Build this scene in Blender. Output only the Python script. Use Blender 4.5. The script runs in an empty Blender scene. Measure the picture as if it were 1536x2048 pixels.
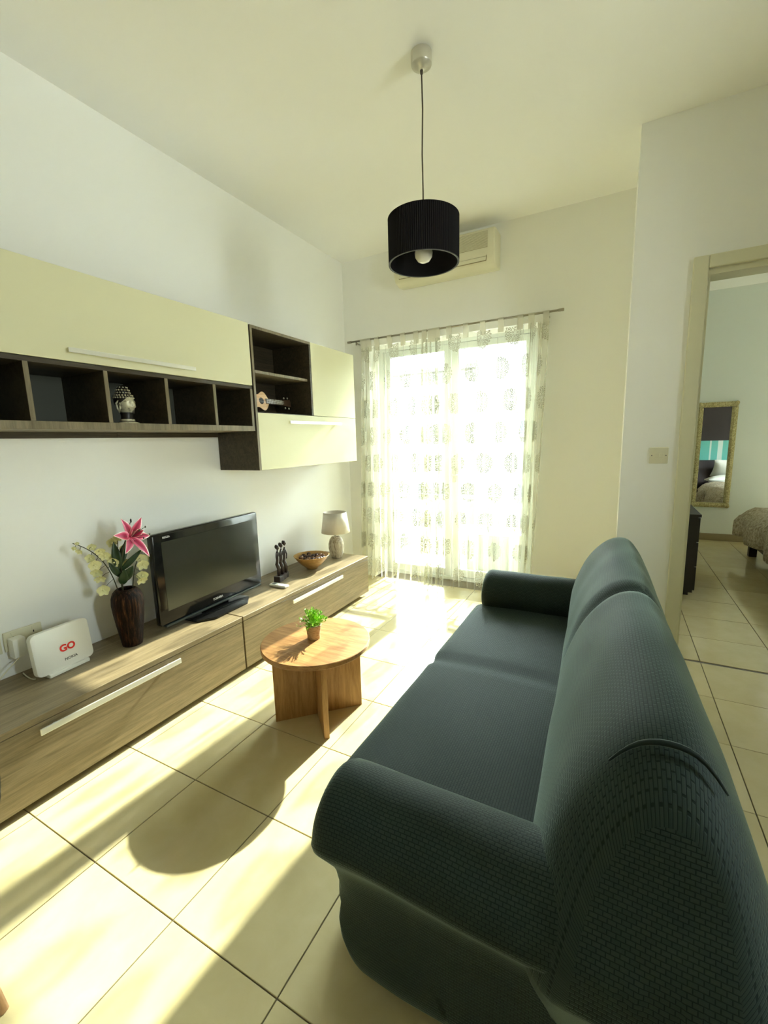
import bpy, bmesh, math, random
from mathutils import Vector, Matrix, noise
random.seed(7)
C = bpy.context.scene.collection
SC = bpy.context.scene
PI = math.pi

# ------------------------------------------------------------------ camera
cd = bpy.data.cameras.new('camera'); cam = bpy.data.objects.new('camera', cd); C.objects.link(cam)
cd.sensor_fit = 'AUTO'; cd.sensor_width = 36.0; cd.lens = 865.456 / 2048 * 36.0; cd.clip_start = 0.02; cd.clip_end = 300
RIGHT = Vector((0.8833, 0.4680, -0.0273)); DOWN = Vector((0.0519, -0.1555, -0.9865)); FWD = Vector((-0.4660, 0.8699, -0.1617))
mw = Matrix.Identity(4)
for i in range(3):
    mw[i][0] = RIGHT[i]; mw[i][1] = -DOWN[i]; mw[i][2] = -FWD[i]
mw[0][3], mw[1][3], mw[2][3] = 0, 0, 1.39
cam.matrix_world = mw
SC.camera = cam

# ------------------------------------------------------------------ sky, sun, exposure
W = bpy.data.worlds.new('sky'); SC.world = W; W.use_nodes = True
wn = W.node_tree; wn.nodes.clear()
tcw = wn.nodes.new('ShaderNodeTexCoord'); sepw = wn.nodes.new('ShaderNodeSeparateXYZ')
rampw = wn.nodes.new('ShaderNodeValToRGB')                       # hazy horizon to blue zenith, the same all round
rampw.color_ramp.elements[0].position = 0.0; rampw.color_ramp.elements[0].color = (0.95, 0.95, 0.92, 1)
rampw.color_ramp.elements[1].position = 0.75; rampw.color_ramp.elements[1].color = (0.63, 0.69, 0.76, 1)
e_ = rampw.color_ramp.elements.new(0.16); e_.color = (0.75, 0.82, 0.89, 1)
bg = wn.nodes.new('ShaderNodeBackground'); bg.inputs['Strength'].default_value = 7.0
out = wn.nodes.new('ShaderNodeOutputWorld')
wn.links.new(tcw.outputs['Generated'], sepw.inputs[0]); wn.links.new(sepw.outputs[2], rampw.inputs[0]); wn.links.new(rampw.outputs[0], bg.inputs[0]); wn.links.new(bg.outputs[0], out.inputs[0])
SUN_DIR = Vector((-0.055, -1.0, -0.59))
sd = bpy.data.lights.new('sun', 'SUN'); sun = bpy.data.objects.new('sun', sd); C.objects.link(sun)
sd.energy = 2.35; sd.angle = math.radians(0.7); sd.color = (1.0, 0.96, 0.86)
sun.rotation_euler = SUN_DIR.to_track_quat('-Z', 'Y').to_euler(); sun.location = (0.5, 12, 8)
def portal(name, loc, rot, sx, sy):
    l = bpy.data.lights.new(name, 'AREA'); l.shape = 'RECTANGLE'; l.size = sx; l.size_y = sy; l.cycles.is_portal = True
    o = bpy.data.objects.new(name, l); C.objects.link(o); o.location = loc; o.rotation_euler = rot
portal('sky_portal_living', (-1.375, 4.16, 1.12), (PI / 2, 0, PI), 1.6, 2.3)   # faces -y
portal('sky_portal_bedroom', (2.875, 7.07, 1.3), (PI / 2, 0, PI), 1.75, 2.2)
portal('sky_portal_side', (2.86, 0.95, 1.65), (0, PI / 2, 0), 1.5, 0.4)
vs = SC.view_settings
vs.view_transform = 'Standard'; vs.look = 'None'; vs.gamma = 1.0; vs.use_curve_mapping = False
vs.exposure = 3.74
SC.cycles.use_denoising = True
SC.cycles.max_bounces = 12; SC.cycles.diffuse_bounces = 8; SC.cycles.glossy_bounces = 4; SC.cycles.transparent_max_bounces = 16
SC.cycles.sample_clamp_indirect = 6.0; SC.cycles.caustics_reflective = False; SC.cycles.caustics_refractive = False

# ------------------------------------------------------------------ material helpers
def mat(name, col, rough=0.5, spec=0.5, metal=0.0, **kw):
    m = bpy.data.materials.new(name); m.use_nodes = True
    b = m.node_tree.nodes['Principled BSDF']
    b.inputs['Base Color'].default_value = (*col, 1); b.inputs['Roughness'].default_value = rough
    b.inputs['Metallic'].default_value = metal; b.inputs['Specular IOR Level'].default_value = spec
    for k, v in kw.items(): b.inputs[k].default_value = v
    return m
def P(m): return m.node_tree.nodes['Principled BSDF']
class N:
    """tiny node expression helper"""
    def __init__(s, m): s.t = m.node_tree; s.m = m
    def new(s, ty): return s.t.nodes.new(ty)
    def link(s, a, b): s.t.links.new(a, b)
    def math(s, op, a, b=None, c=None, clamp=False):
        n = s.new('ShaderNodeMath'); n.operation = op; n.use_clamp = clamp
        for i, v in enumerate((a, b, c)):
            if v is None: continue
            if isinstance(v, (int, float)): n.inputs[i].default_value = v
            else: s.link(v, n.inputs[i])
        return n.outputs[0]
    def ramp(s, f, stops):
        n = s.new('ShaderNodeValToRGB'); e = n.color_ramp.elements
        while len(e) < len(stops): e.new(0.5)
        for i, (p, c) in enumerate(stops):
            e[i].position = p; e[i].color = (*c, 1)
        s.link(f, n.inputs[0]); return n.outputs[0]
    def coords(s, kind='Object', scale=(1, 1, 1), rot=(0, 0, 0)):
        tc = s.new('ShaderNodeTexCoord'); mp = s.new('ShaderNodeMapping')
        mp.inputs['Scale'].default_value = scale; mp.inputs['Rotation'].default_value = rot
        s.link(tc.outputs[kind], mp.inputs[0]); return mp.outputs[0]
    def noise(s, vec, scale, detail=4, rough=0.55, dist=0.0):
        n = s.new('ShaderNodeTexNoise'); n.inputs['Scale'].default_value = scale; n.inputs['Detail'].default_value = detail
        n.inputs['Roughness'].default_value = rough; n.inputs['Distortion'].default_value = dist
        s.link(vec, n.inputs['Vector']); return n.outputs[0]
    def bump(s, h, strength=0.3, dist=0.01):
        n = s.new('ShaderNodeBump'); n.inputs['Strength'].default_value = strength; n.inputs['Distance'].default_value = dist
        s.link(h, n.inputs['Height']); s.link(n.outputs[0], P(s.m).inputs['Normal']); return n
    def color(s, c): s.link(c, P(s.m).inputs['Base Color'])
def wood(name, dark, light, rough=0.45, axis=1, stretch=14, fine=60, bump=0.08, spec=0.4):
    m = mat(name, light, rough, spec); n = N(m)
    sc = [stretch] * 3; sc[axis] = 1.0
    v = n.coords('Object', tuple(sc))
    f1 = n.noise(v, 2.2, 5, 0.6, 1.2); f2 = n.noise(v, fine / 4, 3, 0.7)
    f = n.math('ADD', n.math('MULTIPLY', f1, 0.65), n.math('MULTIPLY', f2, 0.35))
    n.color(n.ramp(f, [(0.36, dark), (0.62, light)]))
    n.bump(f2, bump, 0.003)
    return m
def plaster(name, col):
    m = mat(name, col, 0.85, 0.2); n = N(m)
    v = n.coords('Object'); n.bump(n.noise(v, 160, 4), 0.06, 0.003); return m

MT = {}
MT['wall'] = plaster('wall_paint', (0.92, 0.92, 0.89))
MT['ceiling'] = plaster('ceiling_paint', (0.94, 0.94, 0.92))
MT['bedwall'] = plaster('bedroom_paint', (0.74, 0.78, 0.74))
MT['grout'] = mat('grout', (0.13, 0.105, 0.06), 0.8)
# polished beige floor tile
m = mat('floor_tile', (0.66, 0.58, 0.36), 0.09, 0.5); n = N(m)
v = n.coords('Object'); oi = n.new('ShaderNodeObjectInfo')
f = n.math('ADD', n.math('MULTIPLY', n.noise(v, 9, 5, 0.6, 0.6), 0.75), n.math('MULTIPLY', oi.outputs['Random'], 0.25))
n.color(n.ramp(f, [(0.3, (0.53, 0.45, 0.235)), (0.75, (0.60, 0.52, 0.30))])); MT['tile'] = m
MT['skirt'] = mat('skirting_tile', (0.30, 0.25, 0.15), 0.25)
MT['casing'] = mat('painted_casing', (0.72, 0.70, 0.52), 0.5)
MT['alu'] = mat('white_aluminium', (0.72, 0.76, 0.72), 0.4)
MT['greige'] = wood('greige_oak', (0.145, 0.11, 0.056), (0.265, 0.205, 0.118), 0.42, 1, 22, 90, 0.06)
MT['darkoak'] = wood('dark_oak', (0.030, 0.022, 0.012), (0.075, 0.058, 0.032), 0.5, 1, 18, 80)
MT['edgeoak'] = wood('dark_oak_edge', (0.13, 0.105, 0.06), (0.24, 0.20, 0.125), 0.5, 2, 18, 80)
MT['backpanel'] = mat('shelf_back', (0.060, 0.062, 0.045), 0.6)
MT['cream'] = mat('cream_laminate', (0.72, 0.70, 0.49), 0.7, 0.12)
MT['handle'] = mat('brushed_aluminium', (0.92, 0.92, 0.86), 0.28, 0.5, 0.55)
MT['tablewood'] = wood('warm_oak', (0.23, 0.10, 0.028), (0.43, 0.235, 0.085), 0.42, 0, 9, 50, 0.05)
MT['tableleg'] = wood('warm_oak_upright', (0.27, 0.13, 0.04), (0.48, 0.27, 0.10), 0.42, 2, 9, 50, 0.05)
MT['black'] = mat('black_gloss', (0.008, 0.008, 0.008), 0.12)
MT['blackm'] = mat('black_matt', (0.010, 0.010, 0.010), 0.5)
MT['screen'] = mat('tv_screen', (0.010, 0.012, 0.011), 0.16, 0.6)
MT['tvgrey'] = mat('tv_grey_strip', (0.03, 0.04, 0.035), 0.3)
MT['white'] = mat('white_plastic', (0.80, 0.80, 0.74), 0.35)
MT['offwhite'] = mat('offwhite_plastic', (0.72, 0.69, 0.52), 0.4)
MT['grillebg'] = mat('grille_shadow', (0.30, 0.25, 0.13), 0.7)
MT['red'] = mat('red_print', (0.75, 0.02, 0.01), 0.5)
MT['print'] = mat('grey_print', (0.05, 0.05, 0.05), 0.5)
MT['printw'] = mat('white_print', (0.8, 0.8, 0.8), 0.4)
MT['shadeblack'] = mat('black_pleat', (0.006, 0.005, 0.006), 0.7, 0.2)
MT['rim'] = mat('shade_rim', (0.02, 0.018, 0.015), 0.6)
MT['bulb'] = mat('opal_bulb', (0.85, 0.84, 0.78), 0.2)
MT['satin'] = mat('satin_nickel', (0.62, 0.60, 0.52), 0.35, 0.5, 0.6)
MT['cord'] = mat('brown_cord', (0.06, 0.045, 0.03), 0.6)
MT['steel'] = mat('steel_rod', (0.36, 0.33, 0.26), 0.3, 0.5, 0.9)
# vase: dark ribbed wood / bamboo
m = mat('ribbed_vase', (0.04, 0.02, 0.012), 0.5, 0.12); n = N(m)
v = n.coords('Object', (60, 60, 3)); f = n.noise(v, 1.4, 4, 0.7)
n.color(n.ramp(f, [(0.44, (0.006, 0.0028, 0.0015)), (0.60, (0.038, 0.015, 0.006)), (0.74, (0.20, 0.09, 0.03))])); n.bump(f, 0.8, 0.006); MT['vase'] = m
MT['stem'] = mat('dark_stem', (0.035, 0.035, 0.010), 0.5)
MT['leaf'] = mat('dark_leaf', (0.018, 0.045, 0.012), 0.4)
m = mat('lily_petal', (0.6, 0.02, 0.12), 0.5); n = N(m)
tc = n.new('ShaderNodeTexCoord'); sx = n.new('ShaderNodeSeparateXYZ'); n.link(tc.outputs['UV'], sx.inputs[0])
e = n.math('ABSOLUTE', n.math('SUBTRACT', sx.outputs[0], 0.5)); e = n.math('ADD', n.math('MULTIPLY', e, 1.5), n.math('MULTIPLY', n.math('POWER', sx.outputs[1], 4.0), 0.45))
n.color(n.ramp(e, [(0.0, (0.30, 0.004, 0.045)), (0.34, (0.50, 0.012, 0.09)), (0.66, (0.72, 0.13, 0.22)), (0.80, (0.92, 0.80, 0.76))])); MT['lily'] = m
m = mat('orchid_petal', (0.80, 0.78, 0.44), 0.5); P(m).inputs['Transmission Weight'].default_value = 0.0
P(m).inputs['Subsurface Weight'].default_value = 0.0; MT['orchid'] = m
m = mat('ebony', (0.022, 0.013, 0.009), 0.3); MT['ebony'] = m
MT['bowl'] = wood('bowl_wood', (0.36, 0.19, 0.05), (0.55, 0.34, 0.12), 0.35, 1, 6, 40, 0.05)
m = mat('dried_pod', (0.06, 0.022, 0.010), 0.45); n = N(m); v = n.coords('Object')
oi = n.new('ShaderNodeObjectInfo')
n.color(n.ramp(n.math('ADD', n.math('MULTIPLY', n.noise(v, 60, 3), 0.5), n.math('MULTIPLY', oi.outputs['Random'], 0.5)), [(0.30, (0.018, 0.006, 0.004)), (0.62, (0.11, 0.040, 0.015)), (0.85, (0.38, 0.21, 0.07))])); MT['pod'] = m
m = mat('combed_ceramic', (0.5, 0.45, 0.35), 0.45); n = N(m)
v = n.coords('Object', (26, 26, 4)); f = n.noise(v, 2.0, 4, 0.65, 1.5)
n.color(n.ramp(f, [(0.38, (0.26, 0.20, 0.12)), (0.60, (0.66, 0.61, 0.48))])); n.bump(f, 0.5, 0.004); MT['ceramic'] = m
m = mat('satin_lampshade', (0.66, 0.61, 0.52), 0.38, 0.5); P(m).inputs['Sheen Weight'].default_value = 0.3; MT['lampshade'] = m
m = mat('jute_pot', (0.40, 0.26, 0.12), 0.8); n = N(m); v = n.coords('Object', (1, 1, 6)); f = n.noise(v, 60, 3)
n.color(n.ramp(f, [(0.35, (0.34, 0.22, 0.10)), (0.65, (0.56, 0.42, 0.24))])); n.bump(f, 0.5, 0.003); MT['pot'] = m
m = mat('bright_foliage', (0.22, 0.50, 0.03), 0.5); n = N(m); oi = n.new('ShaderNodeNewGeometry')
n.color(n.ramp(n.noise(n.coords('Object'), 45, 2), [(0.35, (0.10, 0.32, 0.012)), (0.65, (0.42, 0.72, 0.06))])); MT['foliage'] = m
m = mat('antique_silver', (0.5, 0.47, 0.36), 0.42, 0.5, 0.35); n = N(m)
g = n.new('ShaderNodeNewGeometry')
n.color(n.ramp(n.noise(n.coords('Object'), 55, 3), [(0.34, (0.22, 0.19, 0.12)), (0.50, (0.70, 0.66, 0.48))])); MT['silver'] = m
MT['headdark'] = mat('blackened_metal', (0.020, 0.016, 0.013), 0.4, 0.5, 0.3)
MT['uke'] = wood('spruce_top', (0.62, 0.36, 0.15), (0.80, 0.53, 0.27), 0.4, 1, 12, 60, 0.02)
MT['ukeneck'] = wood('rosewood', (0.05, 0.025, 0.012), (0.10, 0.055, 0.03), 0.4, 1, 10)
# stretch sofa cover: interlocking weave
m = mat('sofa_weave', (0.03, 0.05, 0.045), 0.75, 0.2); n = N(m)
uv = n.coords('UV', (1, 1, 1))
br = n.new('ShaderNodeTexBrick'); br.offset = 0.5; br.inputs['Scale'].default_value = 1.0
br.inputs['Brick Width'].default_value = 0.0135; br.inputs['Row Height'].default_value = 0.0075; br.inputs['Mortar Size'].default_value = 0.0012
br.inputs['Mortar Smooth'].default_value = 0.6
br.inputs['Color1'].default_value = (0.022, 0.037, 0.031, 1); br.inputs['Color2'].default_value = (0.027, 0.042, 0.035, 1); br.inputs['Mortar'].default_value = (0.009, 0.016, 0.013, 1)
n.link(uv, br.inputs['Vector']); n.color(br.outputs['Color'])
n.bump(n.math('SUBTRACT', 1.0, br.outputs['Fac']), 0.35, 0.004)
P(m).inputs['Sheen Weight'].default_value = 0.42; P(m).inputs['Sheen Roughness'].default_value = 0.3; P(m).inputs['Sheen Tint'].default_value = (0.75, 0.95, 0.82, 1); MT['sofa'] = m
MT['goldframe'] = None
m = mat('gilded_frame', (0.50, 0.42, 0.18), 0.45, 0.5, 0.2); n = N(m); f = n.noise(n.coords('Object'), 70, 4)
n.color(n.ramp(f, [(0.35, (0.30, 0.24, 0.09)), (0.65, (0.66, 0.60, 0.32))])); n.bump(f, 0.6, 0.006); MT['goldframe'] = m
MT['mirror'] = mat('mirror_glass', (0.93, 0.93, 0.93), 0.0, 0.5, 1.0)
MT['wenge'] = mat('wenge', (0.012, 0.008, 0.006), 0.4)
MT['brownboard'] = mat('brown_board', (0.022, 0.012, 0.010), 0.5)
MT['teal'] = mat('teal_stripe', (0.12, 0.50, 0.42), 0.35)
MT['palestripe'] = mat('pale_stripe', (0.62, 0.74, 0.66), 0.35)
m = mat('fleece_throw', (0.52, 0.45, 0.32), 0.95, 0.1); n = N(m); f = n.noise(n.coords('Object'), 38, 5, 0.7)
n.color(n.ramp(f, [(0.35, (0.32, 0.25, 0.15)), (0.65, (0.72, 0.66, 0.52))])); n.bump(f, 0.9, 0.02); MT['throw'] = m
MT['linen'] = mat('white_linen', (0.74, 0.74, 0.66), 0.9, 0.1)
MT['iron'] = mat('white_iron', (0.50, 0.52, 0.48), 0.5)
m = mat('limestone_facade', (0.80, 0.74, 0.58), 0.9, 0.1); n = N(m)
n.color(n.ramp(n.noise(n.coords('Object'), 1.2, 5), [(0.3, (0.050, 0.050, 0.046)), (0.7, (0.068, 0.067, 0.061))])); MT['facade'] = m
MT['facadeglass'] = mat('far_glass', (0.05, 0.06, 0.065), 0.3)
MT['street'] = mat('asphalt_street', (0.10, 0.10, 0.095), 0.9)
MT['parapet'] = mat('parapet_render', (0.62, 0.60, 0.50), 0.9, 0.1)
MT['trimstone'] = mat('facade_trim', (0.11, 0.11, 0.10), 0.9, 0.1)
MT['terrazzo'] = mat('balcony_floor', (0.62, 0.58, 0.48), 0.7)
MT['chairshell'] = mat('black_shell', (0.010, 0.012, 0.014), 0.35)
MT['beech'] = wood('beech', (0.45, 0.26, 0.14), (0.60, 0.38, 0.22), 0.5, 2, 8)
# clear glass
m = bpy.data.materials.new('clear_glass'); m.use_nodes = True; t = m.node_tree; t.nodes.clear()
o_ = t.nodes.new('ShaderNodeOutputMaterial'); mx = t.nodes.new('ShaderNodeMixShader'); tr = t.nodes.new('ShaderNodeBsdfTransparent'); gl = t.nodes.new('ShaderNodeBsdfGlossy')
gl.inputs['Roughness'].default_value = 0.0; tr.inputs[0].default_value = (0.93, 0.97, 0.95, 1)
fr = t.nodes.new('ShaderNodeFresnel'); fr.inputs[0].default_value = 1.45
t.links.new(fr.outputs[0], mx.inputs[0]); t.links.new(tr.outputs[0], mx.inputs[1]); t.links.new(gl.outputs[0], mx.inputs[2]); t.links.new(mx.outputs[0], o_.inputs[0]); MT['glass'] = m
# sheer curtain with embroidered dandelion rings
def sheer(name, pattern):
    m = bpy.data.materials.new(name); m.use_nodes = True; t = m.node_tree; t.nodes.clear(); n = N(m)
    o_ = n.new('ShaderNodeOutputMaterial'); mx = n.new('ShaderNodeMixShader'); tr = n.new('ShaderNodeBsdfTransparent')
    m2 = n.new('ShaderNodeMixShader'); m2.inputs[0].default_value = 0.22
    df = n.new('ShaderNodeBsdfDiffuse'); tl = n.new('ShaderNodeBsdfTranslucent')
    base = (0.90, 0.88, 0.78); dark = (0.60, 0.59, 0.48)
    tr.inputs[0].default_value = (0.98, 0.98, 0.94, 1)
    n.link(df.outputs[0], m2.inputs[1]); n.link(tl.outputs[0], m2.inputs[2])
    n.link(tr.outputs[0], mx.inputs[1]); n.link(m2.outputs[0], mx.inputs[2]); n.link(mx.outputs[0], o_.inputs[0])
    OP = 0.13
    if not pattern:
        mx.inputs[0].default_value = 0.55; df.inputs[0].default_value = (*base, 1); tl.inputs[0].default_value = (*base, 1); return m
    tc = n.new('ShaderNodeTexCoord'); s = n.new('ShaderNodeSeparateXYZ'); n.link(tc.outputs['UV'], s.inputs[0])
    CW, CH = 0.34, 0.26
    row = n.math('FLOOR', n.math('DIVIDE', s.outputs[1], CH))
    off = n.math('MULTIPLY', n.math('MODULO', row, 2.0), 0.5)
    jit = n.math('MULTIPLY', n.math('SINE', n.math('MULTIPLY', row, 2.4)), 0.10)
    u = n.math('ADD', n.math('ADD', n.math('DIVIDE', s.outputs[0], CW), off), jit)
    fu = n.math('MULTIPLY', n.math('SUBTRACT', n.math('FRACT', u), 0.5), CW)
    fv = n.math('MULTIPLY', n.math('SUBTRACT', n.math('FRACT', n.math('DIVIDE', s.outputs[1], CH)), 0.5), CH)
    r = n.math('SQRT', n.math('ADD', n.math('MULTIPLY', fu, fu), n.math('MULTIPLY', fv, fv)))
    th = n.math('ADD', n.math('ARCTAN2', fv, fu), PI)
    mask = None
    for R, k, a, b in ((0.022, 7, 0.0065, 0.009), (0.047, 13, 0.0075, 0.011), (0.074, 18, 0.009, 0.012)):
        ft = n.math('SUBTRACT', n.math('FRACT', n.math('MULTIPLY', th, k / (2 * PI))), 0.5)
        tt = n.math('DIVIDE', n.math('MULTIPLY', ft, 2 * PI * R / k), a)
        dd = n.math('DIVIDE', n.math('SUBTRACT', r, R), b)
        e = n.math('SQRT', n.math('ADD', n.math('MULTIPLY', tt, tt), n.math('MULTIPLY', dd, dd)))
        mk = n.math('LESS_THAN', n.math('ABSOLUTE', n.math('SUBTRACT', e, 0.85)), 0.30)
        mask = mk if mask is None else n.math('MAXIMUM', mask, mk)
    cr = n.new('ShaderNodeMixRGB'); cr.inputs[1].default_value = (*base, 1); cr.inputs[2].default_value = (*dark, 1); n.link(mask, cr.inputs[0])
    n.link(cr.outputs[0], df.inputs[0])
    ct = n.new('ShaderNodeMixRGB'); ct.inputs[1].default_value = (*base, 1); ct.inputs[2].default_value = (0.05, 0.05, 0.04, 1); n.link(mask, ct.inputs[0]); n.link(ct.outputs[0], tl.inputs[0])
    wv = n.math('MULTIPLY', n.noise(n.coords('UV', (1, 1, 1)), 260, 1), 0.10)
    lw = n.new('ShaderNodeLayerWeight'); lw.inputs[0].default_value = 0.5
    n.link(n.math('ADD', n.math('ADD', n.math('ADD', OP - 0.05, wv), n.math('MULTIPLY', mask, 0.74)), n.math('MULTIPLY', n.math('POWER', lw.outputs['Facing'], 3.0), 0.5), clamp=True), mx.inputs[0])
    return m
MT['sheer'] = sheer('sheer_curtain', True); MT['tab'] = sheer('sheer_tab', False)

# ------------------------------------------------------------------ geometry helpers
class MB:
    def __init__(s): s.bm = bmesh.new(); s.uv = s.bm.loops.layers.uv.new('UVMap')
    def _merge(s, b, M=None):
        if M is not None: bmesh.ops.transform(b, matrix=M, verts=b.verts)
        me = bpy.data.meshes.new('t'); b.to_mesh(me); b.free(); s.bm.from_mesh(me); bpy.data.meshes.remove(me); return s
    def box(s, lo, hi, bev=0.0, seg=2, M=None):
        b = bmesh.new(); bmesh.ops.create_cube(b, size=1.0)
        c = [(a + d) / 2 for a, d in zip(lo, hi)]; z = [abs(d - a) for a, d in zip(lo, hi)]
        bmesh.ops.transform(b, matrix=Matrix.Translation(c) @ Matrix.Diagonal((*z, 1)), verts=b.verts)
        if bev > 0: bmesh.ops.bevel(b, geom=b.edges[:], offset=bev, segments=seg, profile=0.5, affect='EDGES')
        return s._merge(b, M)
    def prism(s, poly, a, d, axis=2, bev=0.0, seg=2, M=None):
        """polygon in the two remaining axes, extruded from a to d along axis"""
        b = bmesh.new()
        def pt(p, h):
            q = [0, 0, 0]; o = [i for i in range(3) if i != axis]; q[o[0]], q[o[1]], q[axis] = p[0], p[1], h; return q
        v = [b.verts.new(pt(p, a)) for p in poly]; f = b.faces.new(v)
        r = bmesh.ops.extrude_face_region(b, geom=[f]); vs_ = [g for g in r['geom'] if isinstance(g, bmesh.types.BMVert)]
        d3 = [0, 0, 0]; d3[axis] = d - a; bmesh.ops.translate(b, vec=d3, verts=vs_)
        bmesh.ops.recalc_face_normals(b, faces=b.faces)
        if bev > 0: bmesh.ops.bevel(b, geom=b.edges[:], offset=bev, segments=seg, profile=0.5, affect='EDGES')
        return s._merge(b, M)
    def lathe(s, prof, n=32, c=(0, 0, 0), M=None, rfun=None):
        b = bmesh.new(); rings = []
        for r, z in prof:
            if r < 1e-6: rings.append([b.verts.new((c[0], c[1], c[2] + z))])
            else:
                rg = []
                for i in range(n):
                    a = 2 * PI * i / n; rr = r * (rfun(a, z) if rfun else 1); rg.append(b.verts.new((c[0] + rr * math.cos(a), c[1] + rr * math.sin(a), c[2] + z)))
                rings.append(rg)
        for A, B in zip(rings, rings[1:]):
            for i in range(n):
                j = (i + 1) % n
                if len(A) == 1 and len(B) == 1: continue
                if len(A) == 1: b.faces.new((A[0], B[j], B[i])) if True else None
                elif len(B) == 1: b.faces.new((A[i], A[j], B[0]))
                else: b.faces.new((A[i], A[j], B[j], B[i]))
        bmesh.ops.recalc_face_normals(b, faces=b.faces)
        return s._merge(b, M)
    def tube(s, pts, rad, n=8, cap=True, M=None):
        b = bmesh.new(); pts = [Vector(p) for p in pts]; rings = []
        if not hasattr(rad, '__len__'): rad = [rad] * len(pts)
        up = Vector((0.123, 0.27, 0.95)).normalized()
        for i, p in enumerate(pts):
            t = (pts[min(i + 1, len(pts) - 1)] - pts[max(i - 1, 0)]).normalized()
            x = t.cross(up)
            if x.length < 1e-3: x = t.cross(Vector((1, 0, 0)))
            x.normalize(); y = t.cross(x); up_ = y
            rings.append([b.verts.new(p + rad[i] * (math.cos(2 * PI * k / n) * x + math.sin(2 * PI * k / n) * y)) for k in range(n)])
        for A, B in zip(rings, rings[1:]):
            for k in range(n): b.faces.new((A[k], A[(k + 1) % n], B[(k + 1) % n], B[k]))
        if cap: b.faces.new(rings[0][::-1]); b.faces.new(rings[-1])
        bmesh.ops.recalc_face_normals(b, faces=b.faces)
        return s._merge(b, M)
    def ball(s, c, r, sub=2, M=None):
        b = bmesh.new(); bmesh.ops.create_icosphere(b, subdivisions=sub, radius=1.0)
        if not hasattr(r, '__len__'): r = (r, r, r)
        bmesh.ops.transform(b, matrix=Matrix.Translation(c) @ Matrix.Diagonal((*r, 1)), verts=b.verts)
        return s._merge(b, M)
    def grid(s, fn, nu, nv, closeu=False, uvs=None, flip=False):
        b = s.bm; V = [[b.verts.new(fn(i, j)) for j in range(nv)] for i in range(nu)]
        for i in range(nu if closeu else nu - 1):
            for j in range(nv - 1):
                i2 = (i + 1) % nu
                q = (V[i][j], V[i2][j], V[i2][j + 1], V[i][j + 1]); ij = ((i, j), (i + 1, j), (i + 1, j + 1), (i, j + 1))
                if flip: q = q[::-1]; ij = ij[::-1]
                f = b.faces.new(q)
                if uvs:
                    for lp, (a, c) in zip(f.loops, ij): lp[s.uv].uv = uvs(a, c)
        return V
    def build(s, name, material, parent=None, smooth=False, autosm=False):
        me = bpy.data.meshes.new(name); s.bm.to_mesh(me); s.bm.free(); me.materials.append(MT[material] if isinstance(material, str) else material)
        if smooth:
            for p in me.polygons: p.use_smooth = True
            if autosm: me.set_sharp_from_angle(angle=math.radians(40))
        o = bpy.data.objects.new(name, me); C.objects.link(o)
        if parent is not None: o.parent = parent
        return o
def tag(o, label, cat, group=None):
    o['label'] = label; o['category'] = cat
    if group: o['group'] = group
    return o
def thing(name, label, cat, loc=(0, 0, 0), rotz=0, group=None):
    o = bpy.data.objects.new(name, None); C.objects.link(o); o.location = loc; o.rotation_euler = (0, 0, rotz); o.empty_display_size = 0.1
    return tag(o, label, cat, group)
def struct(o): o['kind'] = 'structure'; return o
def text_part(name, body, size, material, parent, Mx, depth=0.0006):
    cu = bpy.data.curves.new(name, 'FONT'); cu.body = body; cu.size = size; cu.extrude = depth; cu.align_x = 'CENTER'; cu.align_y = 'CENTER'
    if name == 'red_logo': cu.offset = 0.0016
    t = bpy.data.objects.new('tmp', cu); C.objects.link(t)
    me = bpy.data.meshes.new_from_object(t.evaluated_get(bpy.context.evaluated_depsgraph_get()))
    bpy.data.objects.remove(t); me.name = name; me.transform(Mx); me.materials.clear(); me.materials.append(MT[material])
    o = bpy.data.objects.new(name, me); C.objects.link(o); o.parent = parent; return o

# ------------------------------------------------------------------ room shell
XL, D, HC = -2.42, 3.793, 3.083          # left wall, window wall, ceiling
XR, YD = 0.034, 3.087                    # return wall, wall with the bedroom door
YR, XE = -2.4, 2.6                       # rear wall, far right wall
D3 = 6.85; XB = 3.9                      # bedroom far wall and right wall
WX0, WX1, WH = -2.15, -0.60, 2.29       # balcony opening
DX0, DX1, DH = 0.395, 1.245, 2.267       # bedroom door opening
TH = 0.32
struct(MB().box((XL - 0.2, YR - 0.2, 0), (XL, D + TH, HC)).build('wall_left', 'wall'))
b = MB()
b.box((XL - 0.2, D, 0), (WX0, D + TH, HC)); b.box((WX1, D, 0), (XR, D + TH, HC)); b.box((WX0, D, WH), (WX1, D + TH, HC))
struct(b.build('wall_back', 'wall'))
b = MB()
b.box((XR, YD, 0), (DX0, YD + 0.14, HC)); b.box((DX0, YD, DH), (DX1, YD + 0.14, HC)); b.box((DX1, YD, 0), (XB, YD + 0.14, HC))
struct(b.build('wall_right', 'wall'))
struct(MB().box((XR, YD + 0.14, 0), (XR + 0.14, D3, HC)).build('wall_return', 'wall'))
b = MB().box((XL, YR - 0.2, 0), (XE, YR, HC))
struct(b.build('wall_rear', 'wall'))
b = MB(); SY0, SY1, SZ0, SZ1 = 0.75, 1.15, 0.9, 2.4
b.box((XE, YR, 0), (XE + 0.2, SY0, HC)); b.box((XE, SY1, 0), (XE + 0.2, YD, HC)); b.box((XE, SY0, 0), (XE + 0.2, SY1, SZ0)); b.box((XE, SY0, SZ1), (XE + 0.2, SY1, HC))
struct(b.build('wall_side', 'wall'))
b = MB()
b.box((XR, D3, 0), (2.0, D3 + 0.2, HC)); b.box((3.75, D3, 0), (XB, D3 + 0.2, HC)); b.box((2.0, D3, 0), (3.75, D3 + 0.2, 0.2)); b.box((2.0, D3, 2.4), (3.75, D3 + 0.2, HC))
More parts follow.
